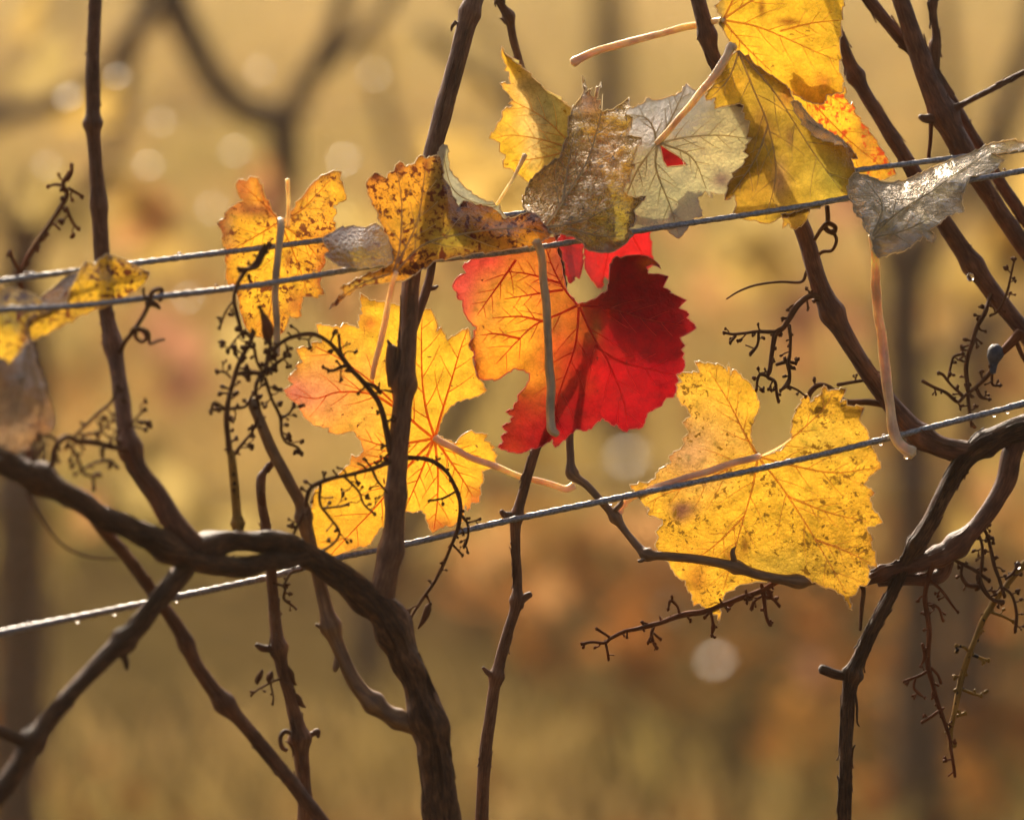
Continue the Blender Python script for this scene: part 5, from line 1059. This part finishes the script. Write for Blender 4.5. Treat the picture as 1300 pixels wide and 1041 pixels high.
# --- pale grey-green leaf seen from below, torn
t = leaf_thing('pale grey green leaf underside with a torn hole, stalk rising to the golden leaf', (860, 200, 5))
mb = MB()
GR = [(786, 152), (792, 149), (794, 141), (806, 136), (817, 131), (821, 124.6), (829, 127), (840, 126), (849, 123), (858, 121), (866, 116), (871, 106), (878.5, 113), (888, 117), (894, 121), (907.7, 123), (930, 118), (948, 124), (952, 140), (968, 152), (962, 172), (972, 186), (958, 200), (950, 214), (942, 226), (930, 236), (922, 246), (914, 247), (901.5, 244), (904.6, 251.5), (895, 243), (885, 251.5), (887.7, 262), (891.5, 274.6), (881.5, 276), (876, 284), (874, 287.7), (868, 296), (861.5, 303), (854, 298), (846, 291.5), (836, 292), (820, 294), (800, 296), (788, 285), (776, 262), (772, 235), (770, 205), (778, 178)]
sf, poly = sheet(mb, GR, [(833, 182, 10), (871, 108, 76), (794, 143, 86), (955, 175, 14), (860, 302, -46), (800, 290, -24), (775, 215, 34), (900, 240, -20), (850, 240, -24), (900, 170, 10), (835, 150, 48), (930, 130, 40)],
    (.66, .58, .26), [(905, 185, 40, 45, (.76, .60, .18), .6), (840, 140, 56, 26, (.70, .66, .46), .9), (850, 255, 60, 40, (.42, .40, .16), .7), (852, 272, 7, 6, (.10, .05, .03), .9), (916, 228, 12, 10, (.2, .05, .04), .8)], ((.34, .26, .10), 3, .3), 2.0, 4, 4.0, holes=[[(838, 184), (842, 204), (847, 212), (860, 211), (872, 209), (862, 199), (852, 193)]], rim_mi=1)  # paler top and yellow patch paint backlight and sun through gaps
mb.build('blade', [ML['grey'], M['rim']], t)
veins(sf, poly, [[(833, 182), (830, 165), (820, 150), (800, 146)], [(834, 180), (850, 155), (862, 130), (870, 112)], [(834, 183), (870, 175), (910, 172), (950, 176)], [(833, 184), (810, 215), (795, 250), (792, 280)], [(834, 186), (833, 215), (850, 260), (861, 298)], [(837, 181), (878, 200), (897, 240)]], M['vein_olive'], t, 1.7, seed=8)
petiole([(932, 62, 5.4, -16), (927, 58, 6.4, -18), (921, 72, 6.4, -20), (906, 97, 5.8, -22), (884, 125, 5.4, -20), (862, 150, 5, -8), (845, 170, 4.8, 2), (833, 183, 4.6, 8)], M['petiole'], t)

# --- crumpled leaf in the middle, draped over the front wire
t = leaf_thing('crumpled purplish olive leaf with a glistening wet surface, draped on the front wire', (740, 210, -50))
mb = MB()
CR = [(663, 255), (667, 244), (671, 234), (678, 224), (686, 217), (698, 208), (711, 200), (714, 190), (717, 179), (722, 172), (721, 160), (726, 139), (732, 130), (737, 124), (741, 116), (739, 96), (744.6, 111.5), (743, 119), (752, 111.5), (749, 120), (754, 124), (763, 104.6), (760, 117.7), (757, 127), (763, 127), (760, 137.7), (766, 142), (778.5, 139), (798.5, 124), (799, 128), (794, 146), (803.5, 149), (797, 172.6), (808, 174), (815, 175), (808, 192), (802, 209), (807, 208), (801, 220), (791.7, 243), (798, 249), (808, 251), (820.5, 249), (812.6, 259), (804.6, 267.7), (807.7, 278.5), (798.5, 292), (804.6, 298.5), (791, 312), (778.5, 320), (763, 321), (747.7, 318.5), (738.5, 307.7), (726, 300), (712, 297), (700, 297), (688, 286), (675, 274), (664.6, 264.6)]
sf, poly = sheet(mb, CR, [(663, 255, 24), (700, 205, 44), (740, 110, 74), (797, 130, 50), (812, 176, -2), (795, 240, -48), (816, 252, -50), (790, 310, -66), (745, 316, -66), (700, 295, -48), (740, 200, 2), (735, 260, -50), (770, 170, 22)],
    (.80, .55, .07), [(772, 190, 26, 46, (.85, .38, .03), .85), (775, 285, 40, 30, (.66, .54, .06), .85), (720, 250, 30, 40, (.62, .48, .18), .7), (745, 130, 24, 24, (.42, .20, .14), .85), (775, 312, 9, 7, (.3, .03, .02), .9), (800, 240, 14, 30, (.68, .30, .03), .6)], ((.22, .08, .05), 4, .8), 5.0, 8, 3.4, rim_mi=1, pscale=15)
mb.build('blade', [ML['crum'], M['rim']], t)
veins(sf, poly, [[(690, 290), (715, 255), (745, 205), (762, 150), (765, 120)], [(690, 290), (740, 280), (790, 255)], [(715, 255), (720, 220), (728, 170)], [(720, 290), (760, 300), (790, 300)]], M['vein_olive'], t, 1.8, seed=9)
petiole([(680, 306, 6.4, -56), (686, 322, 6.2, -50), (691, 360, 6, -40), (695, 420, 6.2, -36), (698, 480, 6.4, -34), (699, 530, 6.6, -34), (701, 546, 7.6, -36), (709, 552, 5, -38)], M['petiolegrey'], t)

# --- folded leaf left of it
t = leaf_thing('bright yellow leaf folded double along a pale ridge, behind the crumpled leaf', (670, 150, 20))
mb = MB()
FO = [(637, 59), (640, 68), (644.6, 71.5), (655, 80), (666, 88.5), (680, 102), (692, 114.6), (709, 126), (726, 137.7), (736, 160), (738, 200), (728, 232), (700, 240), (684, 238), (669, 231), (658, 221.5), (648, 214), (640, 214), (638.5, 208.5), (642, 197.7), (634, 193), (634.6, 182), (628, 178), (621, 176), (629, 163), (637.7, 148.5), (637, 142), (651, 134), (645, 132), (651, 127), (644.6, 119), (634.6, 106), (648, 107), (646, 91.5), (640, 90), (643, 84), (637, 73)]
sf, poly = sheet(mb, FO, [(638, 62, 70), (622, 176, 80), (660, 220, 70), (725, 138, 84), (735, 200, 74), (680, 160, 76), (690, 114, 74), (645, 100, 74)],
    (.90, .57, .03), [(650, 115, 16, 26, (.85, .55, .12), .5), (700, 130, 34, 50, (.62, .60, .38), 1.0), (716, 185, 26, 50, (.58, .52, .20), .8)], ((.70, .40, .08), 3, .35), 1.8, 3, 4.0, rim_mi=1)  # grey-green fields paint the dulled, shaded look of the doubled half
sheet(mb, [(639, 66), (644.6, 71), (666, 88), (692, 114), (726, 137.5), (734, 170), (722, 216), (705, 232), (688, 220), (680, 196), (677, 170), (674, 140), (662, 112), (650, 90)], [(639, 66, 71), (692, 114, 76), (726, 137, 86), (690, 220, 112), (676, 150, 110), (715, 190, 110), (655, 95, 88)], (.66, .54, .14), [], ((.5, .4, .15), 3, .3), 1.5, 2, 5, mi=2, rim_mi=1)
mb.build('blade', [ML['top'], M['rim'], ML['grey']], t)
veins(sf, poly, [[(728, 190), (690, 178), (650, 172), (628, 176)], [(728, 190), (690, 200), (650, 205)], [(728, 186), (690, 150), (650, 128)]], M['vein_yel'], t, 1.2, seed=10)

# --- brown-spotted leaf lying over the front wire
t = leaf_thing('folded orange leaf with brown spots lying along the front wire over the centre cane', (540, 280, -40))
mb = MB()
B1 = [(464.6, 237), (467, 228), (475.4, 219), (484, 223), (490.8, 227), (492, 221), (500, 217), (502, 210), (507.7, 205), (512, 207), (515, 212), (526, 207.7), (530, 200), (534, 197), (541.5, 201.5), (550, 198), (558.5, 198.5), (562, 212), (563, 226), (569, 234), (573, 243), (574, 249), (583, 263), (587.7, 255), (598.5, 256), (604, 260), (618.5, 261), (630, 267), (640, 278), (654, 276), (669, 269.5), (679, 271), (690, 284), (699.7, 298), (690, 305), (681, 310), (660, 315), (630, 319), (601.5, 322), (575, 327), (551, 331.5), (545, 338), (534, 343), (518, 354), (503, 358.5), (480, 361.5), (464, 363), (451, 367.7), (437, 378), (418, 393), (426, 382), (437, 371), (432, 366), (445, 359), (462, 350), (480, 344), (492, 338), (500, 328), (496, 312), (492, 300), (484, 285), (478, 268), (470, 252)]
sf, poly = sheet(mb, B1, [(466, 235, -26), (510, 206, -22), (558, 200, -16), (574, 250, -30), (600, 258, -22), (640, 276, -30), (680, 272, -36), (698, 298, -50), (600, 320, -50), (540, 335, -54), (495, 340, -52), (420, 391, -44), (490, 290, -40), (530, 270, -32), (580, 295, -50), (640, 300, -54)],
    (.78, .36, .03), [(510, 265, 36, 44, (.84, .44, .03), .7), (556, 240, 14, 50, (.32, .27, .05), .8), (575, 302, 60, 30, (.34, .28, .035), .95), (670, 290, 34, 26, (.78, .36, .03), .7), (620, 285, 14, 12, (.72, .30, .02), .7), (460, 360, 34, 14, (.46, .40, .06), .8), (508, 212, 8, 10, (.16, .04, .02), .95), (478, 225, 10, 8, (.22, .04, .02), .95), (526, 214, 5, 6, (.15, .04, .02), .9), (541, 210, 5, 8, (.2, .05, .02), .9), (590, 262, 30, 7, (.45, .12, .03), .7), (615, 263, 14, 6, (.25, .06, .03), .8)], ((.38, .12, .02), 3.5, .5), 3.0, 5, 3.8, rim_mi=1)  # olive fields paint the shadow of the cane behind
B2 = [(409, 303), (415, 298.5), (429, 291), (443, 287.7), (455, 288), (464.6, 289), (471, 286), (477, 283), (484, 288), (492, 300), (500, 320), (498, 334), (477, 338), (462, 340), (446, 340), (436, 339), (424.6, 334), (412, 323), (420, 320), (414, 312)]
sheet(mb, B2, [(409, 303, -44), (445, 288, -14), (478, 284, -20), (500, 325, -44), (446, 339, -58), (415, 322, -54), (455, 315, -50)], (.52, .30, .06), [(445, 320, 40, 20, (.55, .40, .05), .6), (440, 297, 40, 10, (.30, .16, .13), .8), (468, 312, 10, 9, (.2, .06, .02), .7)], ((.40, .16, .04), 3, .5), 2.5, 4, 3.8, mi=2, rim_mi=1)
mb.build('blade', [ML['spot'], M['rim'], ML['dry']], t)
veins(sf, poly, [[(500, 345), (508, 310), (510, 260), (505, 220)], [(502, 345), (540, 310), (600, 295), (660, 290), (692, 296)], [(505, 335), (530, 280), (540, 215)], [(495, 348), (460, 360), (430, 380)]], M['vein_olive'], t, 1.5, seed=11)
petiole([(503, 345, 3.6, -55), (497, 362, 4, -52), (491, 395, 4.4, -46), (484, 430, 4.4, -38), (477, 460, 4.2, -30), (472, 482, 3.8, -22)], M['petiolepink'], t)

# --- pale crescent of a leaf behind, thin stalk up
t = leaf_thing('curved pale green leaf rim with a thin pink stalk, behind the brown spotted leaf', (600, 250, 10))
mb = MB()
sf, poly = sheet(mb, [(556, 200), (558, 188), (562, 184), (568, 185), (569, 200), (571, 215), (577, 224), (585, 232), (592, 240), (602, 247.5), (610, 252), (618.5, 256), (632, 258.5), (636, 268), (650, 282), (640, 300), (610, 300), (580, 290), (562, 262), (556, 230)], [(560, 186, 4), (571, 215, 14), (602, 247, 16), (634, 262, 10), (645, 290, -14), (600, 295, -14), (562, 255, -12), (558, 220, -6)],
    (.58, .54, .30), [(560, 205, 7, 30, (.62, .48, .08), .9)], ((.6, .5, .2), 3, .3), 1.2, 2, 4.0, rim_mi=1, rim=.8)
mb.build('blade', [ML['grey'], M['rim']], t)
veins(sf, poly, [[(632, 260), (605, 258), (575, 240), (562, 195)], [(632, 260), (610, 275), (585, 280)]], M['vein_olive'], t, 1.0, sec=False, seed=12)
petiole([(631, 260, 2.6, 8), (638, 248, 2.6, 0), (652, 226, 2.6, -8), (661, 210, 3, -12), (667, 197, 3.6, -14)], M['petiolepink'], t)

# --- left leaf behind both wires
t = leaf_thing('frayed amber leaf behind both upper wires, grey stalk hanging down in front', (350, 320, 40))
mb = MB()
LL = [(275, 284.6), (280, 290.8), (283, 298), (281.5, 307.7), (287.7, 317), (285, 331), (287.7, 338.5), (286, 346), (288.5, 361.5), (297, 364.6), (301.5, 378.5), (304.6, 397), (311, 415), (321.5, 426), (332, 428), (340, 431.5), (346, 424.6), (354, 426), (360, 421.5), (364.6, 412), (367.7, 401.5), (376, 404), (383, 401.5), (381, 394), (383, 386), (384.6, 377), (392, 377), (412, 374), (406, 360), (407.7, 343), (414, 334), (412, 326), (420, 320), (412, 311), (420, 300), (426, 292), (423, 277), (427.7, 270.8), (423, 261.5), (432, 257), (440, 254), (437, 238.5), (432, 226), (434, 218.5), (423, 217), (407.7, 223), (394, 235.4), (383, 250.8), (369, 269), (360, 278.5), (352, 278.5), (344.6, 266), (335, 246), (327.7, 226), (317, 224), (313, 230), (303, 227.7), (299, 234), (303, 247.7), (309, 255), (303, 257), (290.8, 264.6), (283, 278.5)]
sf, poly = sheet(mb, LL, [(356, 280, 22), (303, 230, 10), (278, 285, 30), (290, 350, 44), (335, 428, 46), (410, 372, 48), (436, 250, 36), (425, 218, 28), (340, 340, 40), (390, 290, 38), (320, 250, 16), (306, 262, 40), (335, 275, 30)],
    (.90, .52, .03), [(350, 350, 36, 70, (.92, .58, .03), .7), (405, 300, 24, 60, (.80, .36, .03), .7), (310, 245, 16, 26, (.60, .22, .05), .7), (322, 266, 36, 11, (.26, .09, .03), .95), (305, 240, 10, 18, (.36, .12, .03), .8), (288, 290, 10, 26, (.46, .30, .08), .8), (400, 255, 26, 26, (.86, .54, .04), .6), (366, 330, 6, 14, (.3, .08, .02), .8), (340, 412, 20, 18, (.60, .20, .03), .6), (372, 385, 8, 18, (.42, .14, .03), .7)], ((.42, .12, .02), 7.5, .95), 3.2, 6, 3.8, rim_mi=1)
mb.build('blade', [mat_leaf('leaf_amber', .62, tmul=(.78, .68, .8), mott=.9, speck=1.2, wet=.12, seed=21), M['rim']], t)
veins(sf, poly, [[(356, 282), (350, 330), (345, 380), (338, 425)], [(357, 282), (385, 265), (420, 228)], [(357, 284), (390, 310), (412, 340)], [(355, 282), (325, 300), (290, 320)], [(355, 280), (330, 255), (308, 235)], [(357, 284), (380, 340), (390, 372)]], M['vein_yel'], t, 1.3, seed=13)
petiole([(355, 280, 5.4, 8), (356, 292, 5.6, -6), (354, 320, 5.4, -12), (351, 350, 5.2, -14), (350, 390, 5, -14), (351, 430, 5, -12), (350, 452, 5.4, -12)], M['petiolegrey'], t)
petiole([(364, 288, 3.4, 0), (366, 270, 3.2, -8), (367, 250, 3, -12), (366, 228, 3.6, -14)], M['petiolepink'], t)

# --- far left leaves, nearer and soft
t = leaf_thing('curled yellow leaf resting on the upper wires beside the slender left cane', (90, 380, -50))
mb = MB()
sheet(mb, [(33, 408), (48, 400), (62, 396), (86, 385), (88, 372), (92, 362), (100, 346), (108, 333), (120, 336), (135, 322), (151, 327), (168, 336), (190, 346), (184, 360), (160, 376), (138.5, 388), (118, 394), (100, 402), (82, 412), (64.6, 421), (50, 428), (43, 433), (36, 424)], [(40, 420, -26), (90, 370, -28), (135, 324, -10), (188, 350, -8), (100, 400, -8), (120, 365, -20)], (.88, .55, .03), [(120, 360, 26, 22, (.90, .56, .03), .6), (90, 400, 50, 14, (.62, .40, .04), .7), (150, 340, 30, 12, (.80, .42, .03), .6)], ((.5, .3, .05), 3, .4), 3.5, 5, 4.2, rim_mi=1)
sheet(mb, [(-40, 372), (-10, 366), (14, 366), (34, 370), (56, 384), (64, 396), (48, 402), (34, 412), (36, 430), (30, 448), (20, 462), (0, 466), (-30, 470)], [(-40, 380, -28), (34, 372, 0), (60, 395, -16), (25, 455, -30), (-30, 465, -30), (10, 410, -30)], (.80, .52, .04), [(10, 405, 40, 12, (.42, .36, .05), .8), (30, 375, 30, 8, (.70, .60, .20), .6), (34, 430, 10, 14, (.5, .18, .05), .7)], ((.5, .3, .06), 3, .5), 3.5, 5, 4.2, rim_mi=1)
sheet(mb, [(50, 378), (66, 366), (84, 352), (98, 345), (96, 360), (88, 378), (74, 392), (60, 398)], [(50, 380, -2), (98, 348, 2), (75, 390, -18), (88, 370, -12)], (.36, .22, .12), [(58, 366, 16, 10, (.60, .25, .05), .6)], None, 2, 3, 4.2, mi=2, rim_mi=1)
o = mb.build('blade', [ML['spot'], M['rim'], ML['dry']], t)
t = leaf_thing('dry grey brown leaf hanging below the curled yellow one by the dark arm', (20, 510, -110))
mb = MB()
sf, poly = sheet(mb, [(-30, 440), (0, 455), (14, 462), (30, 440), (38, 432), (44, 446), (46, 462), (54, 480), (60, 500), (66, 515), (70, 535), (66, 546), (54, 552), (40, 562), (24, 574), (0, 582), (-30, 590)], [(36, 434, -104), (0, 460, -130), (68, 535, -110), (0, 580, -128), (30, 500, -138), (-30, 520, -120)], (.44, .25, .10), [(15, 520, 22, 40, (.36, .26, .18), .7), (52, 540, 12, 10, (.50, .20, .05), .7)], ((.30, .12, .04), 4, .6), 3.0, 5, 4.2, rim_mi=1)
mb.build('blade', [ML['dry'], M['rim']], t)
veins(sf, poly, [[(36, 438), (30, 480), (20, 520), (4, 570)], [(36, 440), (48, 490), (60, 540)]], M['vein_olive'], t, 1.5, seed=15)

# --- silvery wet leaf on the right
t = leaf_thing('silvery wet leaf lying over both upper wires, long stalk hanging below the trellis', (1170, 250, -30))
mb = MB()
SI = [(1077.5, 228), (1084, 220), (1097, 222), (1108, 226), (1119, 231), (1134, 232), (1148.6, 229), (1160, 224), (1170.8, 219), (1178, 215), (1185.5, 211.7), (1200, 206), (1217, 199.7), (1232, 195), (1244.6, 189.5), (1257.5, 182), (1268, 181), (1278, 178.5), (1300, 180), (1318, 184), (1300, 190), (1286, 192), (1272, 195), (1259.4, 195), (1268, 199), (1276, 204), (1270, 208), (1266.8, 213.5), (1255.7, 221), (1244, 222), (1231.7, 224.6), (1226, 237.5), (1220.6, 248.6), (1222, 260), (1223.4, 269), (1212, 271), (1202, 274.5), (1196, 281), (1189, 287), (1180, 292), (1188, 300), (1184, 309), (1172, 300), (1160, 310), (1148.6, 318.8), (1132, 322), (1115.4, 328), (1110, 322.5), (1106, 308), (1104, 296.6), (1098, 291), (1095, 278), (1084, 269), (1083, 258), (1077.5, 250.5)]
sf, poly = sheet(mb, SI, [(1078, 235, -66), (1110, 226, -58), (1148, 231, -52), (1217, 200, -8), (1278, 180, 16), (1310, 184, 16), (1262, 218, -26), (1231, 226, -50), (1222, 262, -66), (1186, 290, -112), (1112, 322, -104), (1090, 272, -92), (1150, 268, -98), (1195, 232, -58)],
    (.62, .50, .18), [(1150, 260, 70, 30, (.66, .58, .26), .8), (1140, 308, 50, 16, (.40, .18, .05), .8), (1210, 262, 18, 16, (.30, .10, .05), .7), (1290, 190, 30, 8, (.70, .45, .10), .7), (1120, 312, 10, 20, (.50, .30, .05), .6)], ((.28, .14, .06), 3, .5), 4.0, 6, 3.4, rim_mi=1, pscale=18)
mb.build('blade', [ML['silver'], M['rim']], t)
veins(sf, poly, [[(1108, 300), (1140, 270), (1180, 245), (1230, 210), (1275, 182)], [(1108, 300), (1120, 262), (1100, 230)], [(1110, 302), (1150, 292), (1200, 268)]], M['vein_olive'], t, 1.4, seed=16)
petiole([(1107, 298, 6, -94), (1109, 320, 6.4, -86), (1113, 370, 7, -50), (1119, 430, 7.4, -22), (1127, 490, 7.6, -20), (1132, 535, 7.6, -18), (1138, 558, 8, -20), (1150, 570, 8.4, -24), (1161, 576, 8.2, -28)], M['petiole'], t, nodes=[(1158, 575, 1.5, 6)])

# ------------------------------------------------------------------ dew
dm = None
def dew(px, py, d, r, label, grp):
    global dm
    if dm is None:
        mb = MB(); lump(mb, (0, 0, 0), 1.0, 0, (1, 1, 1.12), 1, .06, 12, 9)
        o = mb.build('dew_drop', M['dew']); dm = o.data; bpy.data.objects.remove(o)
    o = bpy.data.objects.new('dew_drop', dm); COL.objects.link(o)
    o.location = P(px, py, d); o.scale = (r * S,) * 3
    tag(o, label, 'dew drop', grp)
def wy(W, x):
    q = np.array(W); return float(np.interp(x, q[:, 0], q[:, 1]))
for x in (33, 40, 228): dew(x, wy(W1, x) - 3.5, 12, 3.4, 'clear dew drop on the rear upper wire', 'dew drops on the rear upper wire')
for x in (275, 400, 478, 484, 1240, 1275, 833): dew(x, wy(W2, x) - 4, -42, 3.2, 'clear dew drop on the front upper wire', 'dew drops on the front upper wire')
for x in (36, 98, 224, 145, 775, 895, 1012, 1118, 1122, 1262, 1279): dew(x, wy(W3, x) + (4.5 if x % 3 else -4), -10, 2.8, 'clear dew drop on the lower wire', 'dew drops on the lower wire')
dew(1232, 352, 20, 5, 'bright dew drop hanging from the slanting cane right of the silvery stalk', None)
dew(1179, 545, -2, 3.2, 'dew drop under the lower wire where the right cane meets it', None)
dew(1150, 580, -30, 3.2, 'dew drop at the hooked tip of the long silvery leaf stalk', None)
dew(1292, 718, 4, 4.4, 'bright dew drop on the yellow bunch stem', None)
dew(33, 493 + 74, -130, 4.5, 'dew drop beneath the dry grey brown leaf', None)
